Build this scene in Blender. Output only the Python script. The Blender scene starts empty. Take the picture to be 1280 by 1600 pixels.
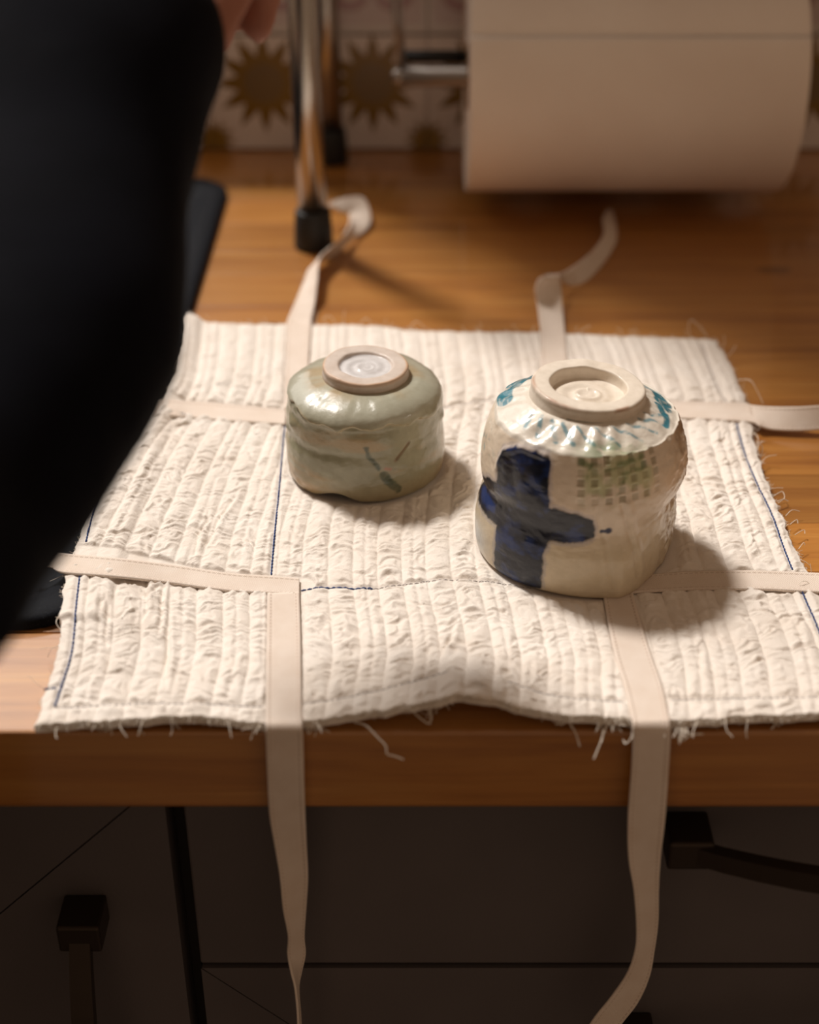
import bpy, bmesh, math, random
import numpy as np
from mathutils import Vector, Matrix
random.seed(7); rng = np.random.default_rng(7)
scene = bpy.context.scene
col = scene.collection

# ------------------------------------------------------------------ camera
F_PX = 2300.0; PITCH = math.radians(31.8); CAM_H = 0.38
CAM = Vector((0.0, -CAM_H / math.tan(PITCH), CAM_H))
cd = bpy.data.cameras.new('camera'); cam = bpy.data.objects.new('camera', cd); col.objects.link(cam)
cd.sensor_fit = 'VERTICAL'; cd.sensor_height = 36.0; cd.lens = F_PX / 1600.0 * 36.0
cam.location = CAM; cam.rotation_euler = (math.pi / 2 - PITCH, 0, 0)
cd.clip_start = 0.02
cd.dof.use_dof = True; cd.dof.focus_distance = 0.680; cd.dof.aperture_fstop = 4.2
scene.camera = cam

# ------------------------------------------------------------------ world, sun, window light, exposure
w = bpy.data.worlds.new('world'); scene.world = w; w.use_nodes = True
bg = w.node_tree.nodes['Background']; bg.inputs[0].default_value = (1.0, 0.68, 0.45, 1); bg.inputs[1].default_value = 0.25
SUN_EL = math.radians(56)
sdir = Vector((0.64 * math.cos(SUN_EL), -0.77 * math.cos(SUN_EL), -math.sin(SUN_EL)))
sl = bpy.data.lights.new('sun', 'SUN'); sl.energy = 3.3; sl.angle = math.radians(8.5); sl.color = (1.0, 0.935, 0.865)
so = bpy.data.objects.new('sun', sl); col.objects.link(so); so.rotation_euler = sdir.to_track_quat('-Z', 'Y').to_euler(); so.location = (-1, 1.5, 2)
al = bpy.data.lights.new('window_daylight', 'AREA'); al.shape = 'RECTANGLE'; al.size = 1.1; al.size_y = 1.5; al.energy = 10.0; al.color = (1.0, 0.96, 0.92)
ao = bpy.data.objects.new('window_daylight', al); col.objects.link(ao); ao.location = (-0.70, 0.70, 1.0); ao.rotation_euler = (math.radians(-90), 0, 0)
vs = scene.view_settings; vs.view_transform = 'Standard'; vs.look = 'None'; vs.gamma = 1.0; vs.use_curve_mapping = False; vs.exposure = 0.05

# ------------------------------------------------------------------ helpers
def P(x, y, z=0.0):
    """point at height z that was measured at (x, y) on the 1280x1600 photograph"""
    u = (x - 640) / F_PX; v = -(y - 800) / F_PX
    c, s = math.cos(PITCH), math.sin(PITCH)
    d = Vector((u, c + v * s, -s + v * c))
    return CAM + d * ((z - CAM_H) / d.z)

def tag(o, label=None, cat=None, group=None, kind=None):
    if label: o['label'] = label
    if cat: o['category'] = cat
    if group: o['group'] = group
    if kind: o['kind'] = kind
    return o

def empty(name, loc=(0, 0, 0)):
    o = bpy.data.objects.new(name, None); col.objects.link(o); o.location = loc; o.empty_display_size = 0.02
    return o

def link(name, me, mat=None, parent=None, smooth=True):
    o = bpy.data.objects.new(name, me); col.objects.link(o)
    if mat: me.materials.append(mat)
    if smooth and len(me.polygons): me.polygons.foreach_set('use_smooth', [True] * len(me.polygons))
    if parent is not None:
        o.parent = parent
        bpy.context.view_layer.update()
        o.matrix_parent_inverse = parent.matrix_world.inverted()
    return o

def from_bm(name, bm, mat=None, parent=None, smooth=True):
    me = bpy.data.meshes.new(name); bm.normal_update(); bm.to_mesh(me); bm.free()
    return link(name, me, mat, parent, smooth)

def from_np(name, verts, quads, mat=None, parent=None, smooth=True):
    me = bpy.data.meshes.new(name)
    verts = np.ascontiguousarray(verts, dtype=np.float32); quads = np.ascontiguousarray(quads, dtype=np.int32)
    me.vertices.add(len(verts)); me.vertices.foreach_set('co', verts.ravel())
    n = len(quads); me.loops.add(n * 4); me.loops.foreach_set('vertex_index', quads.ravel())
    me.polygons.add(n); me.polygons.foreach_set('loop_start', np.arange(0, n * 4, 4, dtype=np.int32))
    me.update(calc_edges=True); me.validate()
    return link(name, me, mat, parent, smooth)

def box(bm, lo, hi, bevel=0.0, seg=2):
    lo = Vector(lo); hi = Vector(hi); c = (lo + hi) / 2; s = hi - lo
    r = bmesh.ops.create_cube(bm, size=1.0, matrix=Matrix.Translation(c) @ Matrix.Diagonal((s.x, s.y, s.z, 1)))
    if bevel > 0:
        vset = set(r['verts']); es = [e for e in bm.edges if e.verts[0] in vset and e.verts[1] in vset]
        bmesh.ops.bevel(bm, geom=es, offset=bevel, segments=seg, profile=0.5, affect='EDGES')

def tube(bm, pts, rad, sides=8, caps=True):
    pts = [Vector(p) for p in pts]; n = len(pts)
    rads = rad if isinstance(rad, (list, tuple)) else [rad] * n
    rings = []; prev = None
    for i, p in enumerate(pts):
        t = (pts[min(i + 1, n - 1)] - pts[max(i - 1, 0)])
        t = t.normalized() if t.length > 1e-9 else Vector((0, 0, 1))
        a = prev if prev is not None else (Vector((0, 0, 1)) if abs(t.z) < 0.9 else Vector((1, 0, 0)))
        a = (a - t * a.dot(t)).normalized(); b = t.cross(a); prev = a
        rings.append([bm.verts.new(p + (a * math.cos(2 * math.pi * k / sides) + b * math.sin(2 * math.pi * k / sides)) * rads[i]) for k in range(sides)])
    for i in range(n - 1):
        for k in range(sides):
            bm.faces.new((rings[i][k], rings[i][(k + 1) % sides], rings[i + 1][(k + 1) % sides], rings[i + 1][k]))
    if caps:
        bm.faces.new(rings[0][::-1]); bm.faces.new(rings[-1])

def lathe_bm(bm, prof, c=(0, 0, 0), axis='Z', seg=48):
    """closed-profile lathe: prof is a list of (r, h)"""
    rings = []
    for r, h in prof:
        ring = []
        for k in range(seg):
            a = 2 * math.pi * k / seg
            if axis == 'Z': q = (c[0] + r * math.cos(a), c[1] + r * math.sin(a), c[2] + h)
            else: q = (c[0] + h, c[1] + r * math.cos(a), c[2] + r * math.sin(a))
            ring.append(bm.verts.new(q))
        rings.append(ring)
    for i in range(len(rings) - 1):
        for k in range(seg):
            bm.faces.new((rings[i][k], rings[i][(k + 1) % seg], rings[i + 1][(k + 1) % seg], rings[i + 1][k]))
    return rings

def catmull(pts, n):
    pts = np.array([list(p) for p in pts], dtype=float); m = len(pts)
    t = np.linspace(0, m - 1, n); i = np.clip(t.astype(int), 0, m - 2); f = (t - i)[:, None]
    p0 = pts[np.clip(i - 1, 0, m - 1)]; p1 = pts[i]; p2 = pts[i + 1]; p3 = pts[np.clip(i + 2, 0, m - 1)]
    return 0.5 * ((2 * p1) + (-p0 + p2) * f + (2 * p0 - 5 * p1 + 4 * p2 - p3) * f ** 2 + (-p0 + 3 * p1 - 3 * p2 + p3) * f ** 3)

def arclen(pts, n):
    """resample a dense polyline to n even steps"""
    d = np.r_[0, np.cumsum(np.linalg.norm(np.diff(pts, axis=0), axis=1))]
    s = np.linspace(0, d[-1], n)
    return np.stack([np.interp(s, d, pts[:, k]) for k in range(pts.shape[1])], 1)

def hash2(ix, iy, seed):
    h = (ix.astype(np.int64) * 374761393 + iy.astype(np.int64) * 668265263 + seed * 974634777) & 0x7fffffff
    h = ((h ^ (h >> 13)) * 1274126177) & 0x7fffffff
    return ((h ^ (h >> 16)) & 0xffff) / 65535.0

def vnoise(x, y, seed=0):
    x = np.asarray(x, float); y = np.asarray(y, float)
    ix = np.floor(x); iy = np.floor(y); fx = x - ix; fy = y - iy
    fx = fx * fx * (3 - 2 * fx); fy = fy * fy * (3 - 2 * fy)
    a = hash2(ix, iy, seed); b = hash2(ix + 1, iy, seed); c = hash2(ix, iy + 1, seed); d = hash2(ix + 1, iy + 1, seed)
    return (a * (1 - fx) + b * fx) * (1 - fy) + (c * (1 - fx) + d * fx) * fy

def fbm(x, y, seed=0, oct=3):
    s = 0; a = 0.5; t = 0
    for k in range(oct):
        s = s + a * vnoise(x * 2 ** k, y * 2 ** k, seed + k * 31); t += a; a *= 0.5
    return s / t

def sstep(a, b, x):
    t = np.clip((x - a) / (b - a), 0, 1); return t * t * (3 - 2 * t)

# ------------------------------------------------------------------ materials
def new_mat(name, color=(0.5, 0.5, 0.5), rough=0.5, metal=0.0, **kw):
    m = bpy.data.materials.new(name); m.use_nodes = True
    b = m.node_tree.nodes['Principled BSDF']
    b.inputs['Base Color'].default_value = (*color, 1); b.inputs['Roughness'].default_value = rough; b.inputs['Metallic'].default_value = metal
    for k, v in kw.items(): b.inputs[k].default_value = v
    return m

class N:
    """tiny node-graph helper"""
    def __init__(s, m): s.t = m.node_tree; s.b = s.t.nodes['Principled BSDF']
    def new(s, typ, **kw):
        n = s.t.nodes.new(typ)
        for k, v in kw.items(): setattr(n, k, v)
        return n
    def link(s, a, b): s.t.links.new(a, b)
    def math(s, op, a, b=None, c=None, clamp=False):
        n = s.new('ShaderNodeMath', operation=op); n.use_clamp = clamp
        for i, v in enumerate((a, b, c)):
            if v is None: continue
            if isinstance(v, (int, float)): n.inputs[i].default_value = v
            else: s.link(v, n.inputs[i])
        return n.outputs[0]
    def coords(s, which='Object', scale=(1, 1, 1), loc=(0, 0, 0)):
        tc = s.new('ShaderNodeTexCoord'); mp = s.new('ShaderNodeMapping')
        s.link(tc.outputs[which], mp.inputs[0]); mp.inputs['Scale'].default_value = scale; mp.inputs['Location'].default_value = loc
        return mp.outputs[0]
    def noise(s, vec, scale, detail=4, rough=0.55, dist=0.0):
        n = s.new('ShaderNodeTexNoise'); s.link(vec, n.inputs['Vector'])
        n.inputs['Scale'].default_value = scale; n.inputs['Detail'].default_value = detail; n.inputs['Roughness'].default_value = rough; n.inputs['Distortion'].default_value = dist
        return n.outputs['Fac']
    def ramp(s, fac, stops):
        r = s.new('ShaderNodeValToRGB'); s.link(fac, r.inputs[0]); e = r.color_ramp.elements
        while len(e) < len(stops): e.new(0.5)
        for i, (p, c) in enumerate(stops): e[i].position = p; e[i].color = (*c, 1)
        return r.outputs[0]
    def mix(s, fac, a, b, mode='MIX'):
        n = s.new('ShaderNodeMixRGB', blend_type=mode)
        for i, v in zip((0, 1, 2), (fac, a, b)):
            if isinstance(v, (int, float)): n.inputs[i].default_value = v
            elif isinstance(v, tuple): n.inputs[i].default_value = (*v, 1)
            else: s.link(v, n.inputs[i])
        return n.outputs[0]
    def bump(s, h, dist=0.001, strength=1.0):
        n = s.new('ShaderNodeBump'); n.inputs['Distance'].default_value = dist; n.inputs['Strength'].default_value = strength
        s.link(h, n.inputs['Height']); s.link(n.outputs[0], s.b.inputs['Normal'])
    def color(s, c): s.link(c, s.b.inputs['Base Color'])
    def rough(s, r): s.link(r, s.b.inputs['Roughness'])

def wood_mat():
    m = new_mat('oiled_wood', rough=0.42); g = N(m)
    oi = g.new('ShaderNodeObjectInfo')
    tc = g.new('ShaderNodeTexCoord'); add = g.new('ShaderNodeVectorMath', operation='ADD')
    sc = g.new('ShaderNodeVectorMath', operation='SCALE'); sc.inputs[0].default_value = (3.1, 1.7, 2.3); g.link(oi.outputs['Random'], sc.inputs['Scale'])
    g.link(tc.outputs['Object'], add.inputs[0]); g.link(sc.outputs[0], add.inputs[1])
    mp = g.new('ShaderNodeMapping'); g.link(add.outputs[0], mp.inputs[0]); mp.inputs['Scale'].default_value = (1.0, 14.0, 14.0)
    n1 = g.noise(mp.outputs[0], 5.0, 6, 0.6, 0.6)
    mp2 = g.new('ShaderNodeMapping'); g.link(add.outputs[0], mp2.inputs[0]); mp2.inputs['Scale'].default_value = (4.0, 110.0, 110.0)
    n2 = g.noise(mp2.outputs[0], 5.0, 3, 0.6)
    c = g.ramp(n1, [(0.25, (0.30, 0.105, 0.018)), (0.5, (0.46, 0.190, 0.036)), (0.75, (0.56, 0.265, 0.062))])
    c = g.mix(0.32, c, g.ramp(n2, [(0.3, (0.55, 0.5, 0.45)), (0.7, (1, 1, 1))]), 'MULTIPLY')
    # tint that belongs to each stave, and a few small knots
    tint = g.math('MULTIPLY_ADD', oi.outputs['Random'], 0.42, 0.74)
    tn = g.new('ShaderNodeCombineXYZ'); [g.link(tint, tn.inputs[i]) for i in range(3)]
    c = g.mix(1.0, c, tn.outputs[0], 'MULTIPLY')
    vo = g.new('ShaderNodeTexVoronoi'); mp3 = g.new('ShaderNodeMapping'); g.link(add.outputs[0], mp3.inputs[0]); mp3.inputs['Scale'].default_value = (7.0, 15.0, 15.0); g.link(mp3.outputs[0], vo.inputs['Vector']); vo.inputs['Scale'].default_value = 1.0
    k = g.math('LESS_THAN', vo.outputs['Distance'], 0.085)
    c = g.mix(g.math('MULTIPLY', k, 0.6), c, (0.09, 0.035, 0.012))
    g.color(c); g.rough(g.math('MULTIPLY_ADD', n2, 0.15, 0.30)); g.b.inputs['Coat Weight'].default_value = 1.0; g.b.inputs['Coat Roughness'].default_value = 0.10; g.bump(n2, 0.0003, 0.4)
    return m

def cloth_mat(name, c1, c2, weave=1500.0, stain=None):
    m = new_mat(name, rough=0.95); g = N(m); g.b.inputs['Specular IOR Level'].default_value = 0.15
    g.b.inputs['Sheen Weight'].default_value = 0.25; g.b.inputs['Sheen Roughness'].default_value = 0.6
    v = g.coords('Object')
    n = g.noise(v, 55.0, 4); c = g.ramp(n, [(0.3, c1), (0.7, c2)])
    g.color(c)
    f = g.noise(v, weave, 2); g.bump(f, 0.00035, 0.7)
    return m

def tape_mat():
    m = new_mat('cotton_tape', rough=0.95); g = N(m); g.b.inputs['Specular IOR Level'].default_value = 0.12
    tc = g.new('ShaderNodeTexCoord'); sep = g.new('ShaderNodeSeparateXYZ'); g.link(tc.outputs['UV'], sep.inputs[0])
    # UV is in metres: x across the tape, y along it
    a = g.math('SINE', g.math('MULTIPLY', sep.outputs[0], 6.283 / 0.00125)); b = g.math('SINE', g.math('MULTIPLY', sep.outputs[1], 6.283 / 0.0010))
    wv = g.math('MULTIPLY', a, b)
    n = g.noise(g.coords('Object'), 90.0, 3)
    c = g.ramp(n, [(0.3, (0.80, 0.685, 0.59)), (0.7, (0.86, 0.76, 0.675))])
    c = g.mix(g.math('MULTIPLY_ADD', wv, 0.10, 0.10), c, (0.50, 0.36, 0.26))
    # two rows of machine stitches near the selvedges
    e = g.math('ABSOLUTE', g.math('SUBTRACT', g.math('ABSOLUTE', g.math('SUBTRACT', sep.outputs[0], 0.00725)), 0.0056))
    dash = g.math('GREATER_THAN', g.math('FRACT', g.math('MULTIPLY', sep.outputs[1], 1 / 0.0024)), 0.35)
    c = g.mix(g.math('MULTIPLY', g.math('MULTIPLY', g.math('LESS_THAN', e, 0.00032), dash), 0.35), c, (0.36, 0.23, 0.15))
    g.color(c); g.bump(wv, 0.0002, 0.6)
    return m

M = {}
M['wood'] = wood_mat()
M['cloth'] = cloth_mat('quilted_cotton', (0.78, 0.70, 0.62), (0.83, 0.767, 0.70))
M['tape'] = tape_mat()
M['thread'] = new_mat('loose_cotton_thread', (0.78, 0.70, 0.60), 0.95)
M['blue_thread'] = new_mat('navy_sewing_thread', (0.025, 0.060, 0.20), 0.8)
M['grey_thread'] = new_mat('grey_sewing_thread', (0.30, 0.27, 0.27), 0.9)
M['chrome'] = new_mat('brushed_chrome', (0.46, 0.42, 0.38), 0.27, 1.0)
M['steel'] = new_mat('dull_steel', (0.34, 0.30, 0.27), 0.38, 1.0)
M['rubber'] = new_mat('black_rubber', (0.012, 0.012, 0.012), 0.6)
M['bronze'] = new_mat('dark_bronze', (0.045, 0.032, 0.024), 0.42, 0.7)
M['core'] = new_mat('cardboard', (0.35, 0.24, 0.15), 0.9)
M['grout'] = new_mat('grey_grout', (0.33, 0.28, 0.25), 0.9)
M['plaster'] = new_mat('plaster', (0.55, 0.50, 0.46), 0.9)
M['floor'] = new_mat('dark_floor', (0.10, 0.075, 0.06), 0.7)
M['water'] = new_mat('water', (1, 1, 1), 0.02, 0.0, **{'Transmission Weight': 1.0, 'IOR': 1.33})

def paint_mat():
    m = new_mat('taupe_cabinet_paint', rough=0.48); g = N(m)
    n = g.noise(g.coords('Object'), 9.0, 3); g.color(g.ramp(n, [(0.3, (0.088, 0.074, 0.074)), (0.7, (0.112, 0.096, 0.096))]))
    g.bump(g.noise(g.coords('Object'), 700.0, 2), 0.0003, 0.3); return m
M['paint'] = paint_mat()
M['gap'] = new_mat('cabinet_interior', (0.03, 0.024, 0.022), 0.8)

def granite_mat():
    m = new_mat('black_granite_composite', (0.012, 0.013, 0.016), 0.40); g = N(m)
    v = g.coords('Object'); n = g.noise(v, 2600.0, 1)
    g.color(g.ramp(n, [(0.5, (0.006, 0.007, 0.009)), (0.70, (0.016, 0.018, 0.026)), (0.82, (0.14, 0.15, 0.18))]))
    g.bump(n, 0.0003, 0.8); g.b.inputs['Roughness'].default_value = 0.5; g.b.inputs['Specular IOR Level'].default_value = 0.05; return m
M['granite'] = granite_mat()

def paper_mat():
    m = new_mat('kitchen_paper', rough=1.0); g = N(m); g.b.inputs['Specular IOR Level'].default_value = 0.1
    v = g.coords('Object'); g.color(g.ramp(g.noise(v, 14.0, 3), [(0.3, (0.83, 0.72, 0.63)), (0.7, (0.88, 0.78, 0.69))]))
    g.bump(g.noise(v, 420.0, 3), 0.0007, 0.7); return m
M['paper'] = paper_mat()

def navy_mat():
    m = new_mat('navy_wool', rough=0.9); g = N(m); g.b.inputs['Specular IOR Level'].default_value = 0.1
    v = g.coords('Object'); g.color(g.ramp(g.noise(v, 30.0, 3), [(0.3, (0.0022, 0.0025, 0.0050)), (0.7, (0.0036, 0.0042, 0.0085))]))
    g.bump(g.noise(v, 900.0, 2), 0.0006, 0.5); return m
M['navy'] = navy_mat()
M['trouser'] = new_mat('dark_trouser_cloth', (0.012, 0.012, 0.014), 0.9)
M['skin'] = new_mat('skin', (0.36, 0.15, 0.10), 0.6, 0.0, **{'Subsurface Weight': 0.1, 'Subsurface Radius': (0.01, 0.004, 0.002)})
M['hair'] = new_mat('dark_hair', (0.018, 0.012, 0.009), 0.5)
M['eye'] = new_mat('eye_white', (0.75, 0.73, 0.70), 0.2)

def flower_tile_mat():
    """glazed tile, ochre sunflower print in its middle and small flowers on the two lower corners"""
    m = new_mat('ochre_flower_tile', rough=0.25); g = N(m)
    tc = g.new('ShaderNodeTexCoord'); sep = g.new('ShaderNodeSeparateXYZ'); g.link(tc.outputs['Object'], sep.inputs[0])
    X, Z = sep.outputs[0], sep.outputs[2]
    def flower(cx, cz, r_in, r_out, petals, phase):
        dx = g.math('SUBTRACT', X, cx); dz = g.math('SUBTRACT', Z, cz)
        r = g.math('SQRT', g.math('ADD', g.math('MULTIPLY', dx, dx), g.math('MULTIPLY', dz, dz)))
        a = g.math('ARCTAN2', dz, dx)
        tri = g.math('MULTIPLY', g.math('ABSOLUTE', g.math('SUBTRACT', g.math('FRACT', g.math('ADD', g.math('MULTIPLY', a, petals / (2 * math.pi)), phase)), 0.5)), 2.0)
        tri = g.math('POWER', tri, 0.8)
        edge = g.math('MULTIPLY_ADD', g.math('SUBTRACT', 1.0, tri), r_out - r_in, r_in)
        return g.math('LESS_THAN', r, edge), r, a
    big, r, a = flower(0.0, 0.008, 0.0215, 0.0400, 12, 0.5)
    s1, r1, _ = flower(-0.043, -0.0385, 0.010, 0.0195, 12, 0.5)
    s2, r2, _ = flower(0.043, -0.0385, 0.010, 0.0195, 12, 0.5)
    ray = g.math('MULTIPLY_ADD', g.math('SINE', g.math('MULTIPLY', a, 24.0)), 0.5, 0.5)
    centre = g.math('LESS_THAN', r, 0.016)
    c_big = g.mix(g.math('MULTIPLY', g.math('MULTIPLY', ray, centre), 0.45), g.mix(centre, (0.24, 0.14, 0.026), (0.17, 0.105, 0.036)), (0.34, 0.25, 0.14))
    base = g.ramp(g.noise(g.coords('Object'), 40.0, 2), [(0.3, (0.76, 0.69, 0.65)), (0.7, (0.81, 0.745, 0.71))])
    c = g.mix(big, base, c_big)
    c = g.mix(g.math('MAXIMUM', s1, s2), c, (0.26, 0.155, 0.03))
    g.color(c); return m
M['flower_tile'] = flower_tile_mat()

def scroll_tile_mat():
    m = new_mat('pink_scroll_tile', rough=0.25); g = N(m)
    tc = g.new('ShaderNodeTexCoord'); sep = g.new('ShaderNodeSeparateXYZ'); g.link(tc.outputs['Object'], sep.inputs[0])
    X, Z = sep.outputs[0], sep.outputs[2]
    ax = g.math('ABSOLUTE', X)
    dx = g.math('SUBTRACT', ax, 0.017); dz = g.math('SUBTRACT', Z, -0.012)
    r = g.math('SQRT', g.math('ADD', g.math('MULTIPLY', dx, dx), g.math('MULTIPLY', dz, dz)))
    ring = g.math('LESS_THAN', g.math('ABSOLUTE', g.math('SUBTRACT', r, 0.0125)), 0.0042)
    drop = g.math('LESS_THAN', g.math('ADD', g.math('ABSOLUTE', X), g.math('ABSOLUTE', g.math('SUBTRACT', Z, 0.012))), 0.011)
    k = g.math('MAXIMUM', ring, drop)
    inner = g.math('LESS_THAN', g.math('MAXIMUM', ax, g.math('ABSOLUTE', Z)), 0.0385)
    c = g.mix(inner, (0.70, 0.65, 0.62), (0.64, 0.545, 0.54))
    c = g.mix(g.math('MULTIPLY', k, 0.8), c, (0.44, 0.26, 0.27)); g.color(c); return m
M['scroll_tile'] = scroll_tile_mat()

def glaze_mat(name, rough, coat):
    m = new_mat(name, rough=rough); g = N(m)
    at = g.new('ShaderNodeAttribute'); at.attribute_name = 'glaze'
    v = g.coords('Object'); n = g.noise(v, 260.0, 4); n2 = g.noise(v, 1100.0, 2)
    c = g.mix(0.35, at.outputs['Color'], g.ramp(n, [(0.3, (0.72, 0.70, 0.66)), (0.65, (1, 1, 1))]), 'MULTIPLY')
    sp = g.math('GREATER_THAN', n2, 0.765); c = g.mix(g.math('MULTIPLY', sp, 0.45), c, (0.16, 0.08, 0.035))
    g.color(c); g.b.inputs['Coat Weight'].default_value = coat; g.b.inputs['Coat Roughness'].default_value = 0.08
    g.b.inputs['Specular IOR Level'].default_value = 0.35; g.bump(n, 0.0006, 0.35); return m

# ------------------------------------------------------------------ the setting
FRONT_Y, WALL_Y = -0.165, 0.563
bm = bmesh.new(); box(bm, (-2.2, -2.2, -0.95), (2.2, WALL_Y + 0.12, -0.90)); tag(from_bm('floor', bm, M['floor'], smooth=False), 'dark kitchen floor below the cabinets', kind='structure')

WIN_X0, WIN_X1, WIN_Z0, WIN_Z1 = -1.30, -0.165, 0.195, 2.05
bm = bmesh.new()
for lo, hi in [((-2.2, WALL_Y, -0.90), (2.2, WALL_Y + 0.12, WIN_Z0)), ((-2.2, WALL_Y, WIN_Z1), (2.2, WALL_Y + 0.12, 2.3)),
               ((-2.2, WALL_Y, WIN_Z0), (WIN_X0, WALL_Y + 0.12, WIN_Z1)), ((WIN_X1, WALL_Y, WIN_Z0), (2.2, WALL_Y + 0.12, WIN_Z1))]:
    box(bm, lo, hi)
wall = tag(from_bm('wall_back', bm, M['plaster'], smooth=False), 'back wall with tiled splashback behind the worktop', kind='structure')
bm = bmesh.new(); box(bm, (-0.80, WALL_Y - 0.0035, 0.0), (0.62, WALL_Y + 0.001, 0.184)); from_bm('grout_bed', bm, M['grout'], wall, smooth=False)

TW, TH = 0.086, 0.0915
def tile_mesh(name, mat):
    bm = bmesh.new(); box(bm, (-TW / 2 + 0.00035, -0.004, -TH / 2 + 0.0010), (TW / 2 - 0.00035, 0.003, TH / 2 - 0.0010), 0.0006, 2)
    me = bpy.data.meshes.new(name); bm.to_mesh(me); bm.free(); me.materials.append(mat); return me
tm1, tm2 = tile_mesh('flower_tile', M['flower_tile']), tile_mesh('scroll_tile', M['scroll_tile'])
for i in range(-8, 7):
    for j, me in enumerate((tm1, tm2)):
        o = bpy.data.objects.new('wall_tile', me); col.objects.link(o); o.parent = wall
        o.location = (-0.029 + i * TW, WALL_Y - 0.004 + random.uniform(-0.0003, 0.0003), TH * (j + 0.5) + 0.001)

# window frame in the back wall, just above the splashback and left of the paper roll
bm = bmesh.new()
for lo, hi in [((WIN_X0, WALL_Y + 0.05, WIN_Z0), (WIN_X1, WALL_Y + 0.09, WIN_Z0 + 0.012)), ((WIN_X0, WALL_Y + 0.05, WIN_Z1 - 0.03), (WIN_X1, WALL_Y + 0.09, WIN_Z1)),
               ((WIN_X0, WALL_Y + 0.05, WIN_Z0), (WIN_X0 + 0.03, WALL_Y + 0.09, WIN_Z1)), ((WIN_X1 - 0.012, WALL_Y + 0.05, WIN_Z0), (WIN_X1, WALL_Y + 0.09, WIN_Z1))]:
    box(bm, lo, hi, 0.002)
tag(from_bm('window_1', bm, M['plaster'], smooth=False), 'window frame above the tiled splashback', kind='structure')

# ------------------------------------------------------------------ worktop of glued staves
wt = tag(empty('worktop', (0, FRONT_Y, 0)), 'oiled orange-brown wooden worktop of glued staves under the cloth', 'worktop')
edges = [FRONT_Y, -0.0985, -0.052, -0.010, 0.036, 0.091, 0.142, 0.196, 0.247, 0.300, 0.338, 0.392, 0.441, 0.492, WALL_Y - 0.001]
SINK_X, SINK_Y0, SINK_Y1 = -0.136, -0.098, 0.478
for i in range(len(edges) - 1):
    y0, y1 = edges[i], edges[i + 1]
    bm = bmesh.new()
    box(bm, (-1.6, y0 + 0.00003, -0.040), (1.1, y1 - 0.00003, 0.0), 0.00035 if i else 0.0014, 2)
    s = from_bm('stave', bm, M['wood'], wt, smooth=False)

# black composite sink let into the worktop, left
sk = tag(empty('sink', (-0.5, 0.2, 0)), 'black grained composite sink under the sleeve, left of the cloth', 'sink')
def rrect(x0, x1, y0, y1, r, n=8):
    out = []
    for cx, cy, a0 in ((x1 - r, y1 - r, 0), (x0 + r, y1 - r, 90), (x0 + r, y0 + r, 180), (x1 - r, y0 + r, 270)):
        for k in range(n + 1):
            a = math.radians(a0 + 90 * k / n); out.append((cx + r * math.cos(a), cy + r * math.sin(a)))
    return out
bm = bmesh.new()
loops = [(0, 0.035, 0.0002), (0.0, 0.035, 0.0042), (0.002, 0.034, 0.0058), (0.006, 0.032, 0.0062), (0.013, 0.028, 0.0060), (0.018, 0.026, 0.0035), (0.022, 0.026, 0.0008)]
rings = []
for ins, r, z in loops:
    rings.append([bm.verts.new((x, y, z)) for x, y in rrect(-0.86 + ins, SINK_X - ins, SINK_Y0 + ins, SINK_Y1 - ins, r)])
for a, b in zip(rings, rings[1:]):
    n = len(a)
    for k in range(n): bm.faces.new((a[k], a[(k + 1) % n], b[(k + 1) % n], b[k]))
bm.faces.new(rings[-1])
from_bm('rim', bm, M['granite'], sk)
bm = bmesh.new()
for k in range(14):
    x = -0.20 - k * 0.018
    tube(bm, [(x, SINK_Y0 + 0.05, 0.0030), (x, SINK_Y1 - 0.06, 0.0030)], 0.0022, 8)
from_bm('drainer_ribs', bm, M['granite'], sk)

# ------------------------------------------------------------------ cabinets under the worktop
CF = -0.145
def rail_prism(bm, pts, y0, y1):
    a = [bm.verts.new((x, y0, z)) for x, z in pts]; b = [bm.verts.new((x, y1, z)) for x, z in pts]
    bm.faces.new(a[::-1]); bm.faces.new(b); n = len(a)
    for k in range(n): bm.faces.new((a[k], a[(k + 1) % n], b[(k + 1) % n], b[k]))

def mitred_front(parent, name, x0, x1, z0, z1, wd):
    bm = bmesh.new(); box(bm, (x0 + 0.002, CF + 0.004, z0 + 0.002), (x1 - 0.002, CF + 0.020, z1 - 0.002))
    d = from_bm(name, bm, M['paint'], parent, smooth=False)
    g = 0.0005
    for pts in ([(x0 + g, z1), (x1 - g, z1), (x1 - wd - g, z1 - wd), (x0 + wd + g, z1 - wd)], [(x0 + g, z0), (x0 + wd + g, z0 + wd), (x1 - wd - g, z0 + wd), (x1 - g, z0)],
                [(x0, z0 + g), (x0, z1 - g), (x0 + wd, z1 - wd - g), (x0 + wd, z0 + wd + g)], [(x1, z0 + g), (x1 - wd, z0 + wd + g), (x1 - wd, z1 - wd - g), (x1, z1 - g)]):
        bm = bmesh.new(); rail_prism(bm, pts, CF, CF + 0.018)
        bmesh.ops.recalc_face_normals(bm, faces=bm.faces)
        from_bm('rail', bm, M['paint'], d, smooth=False)
    return d

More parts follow.
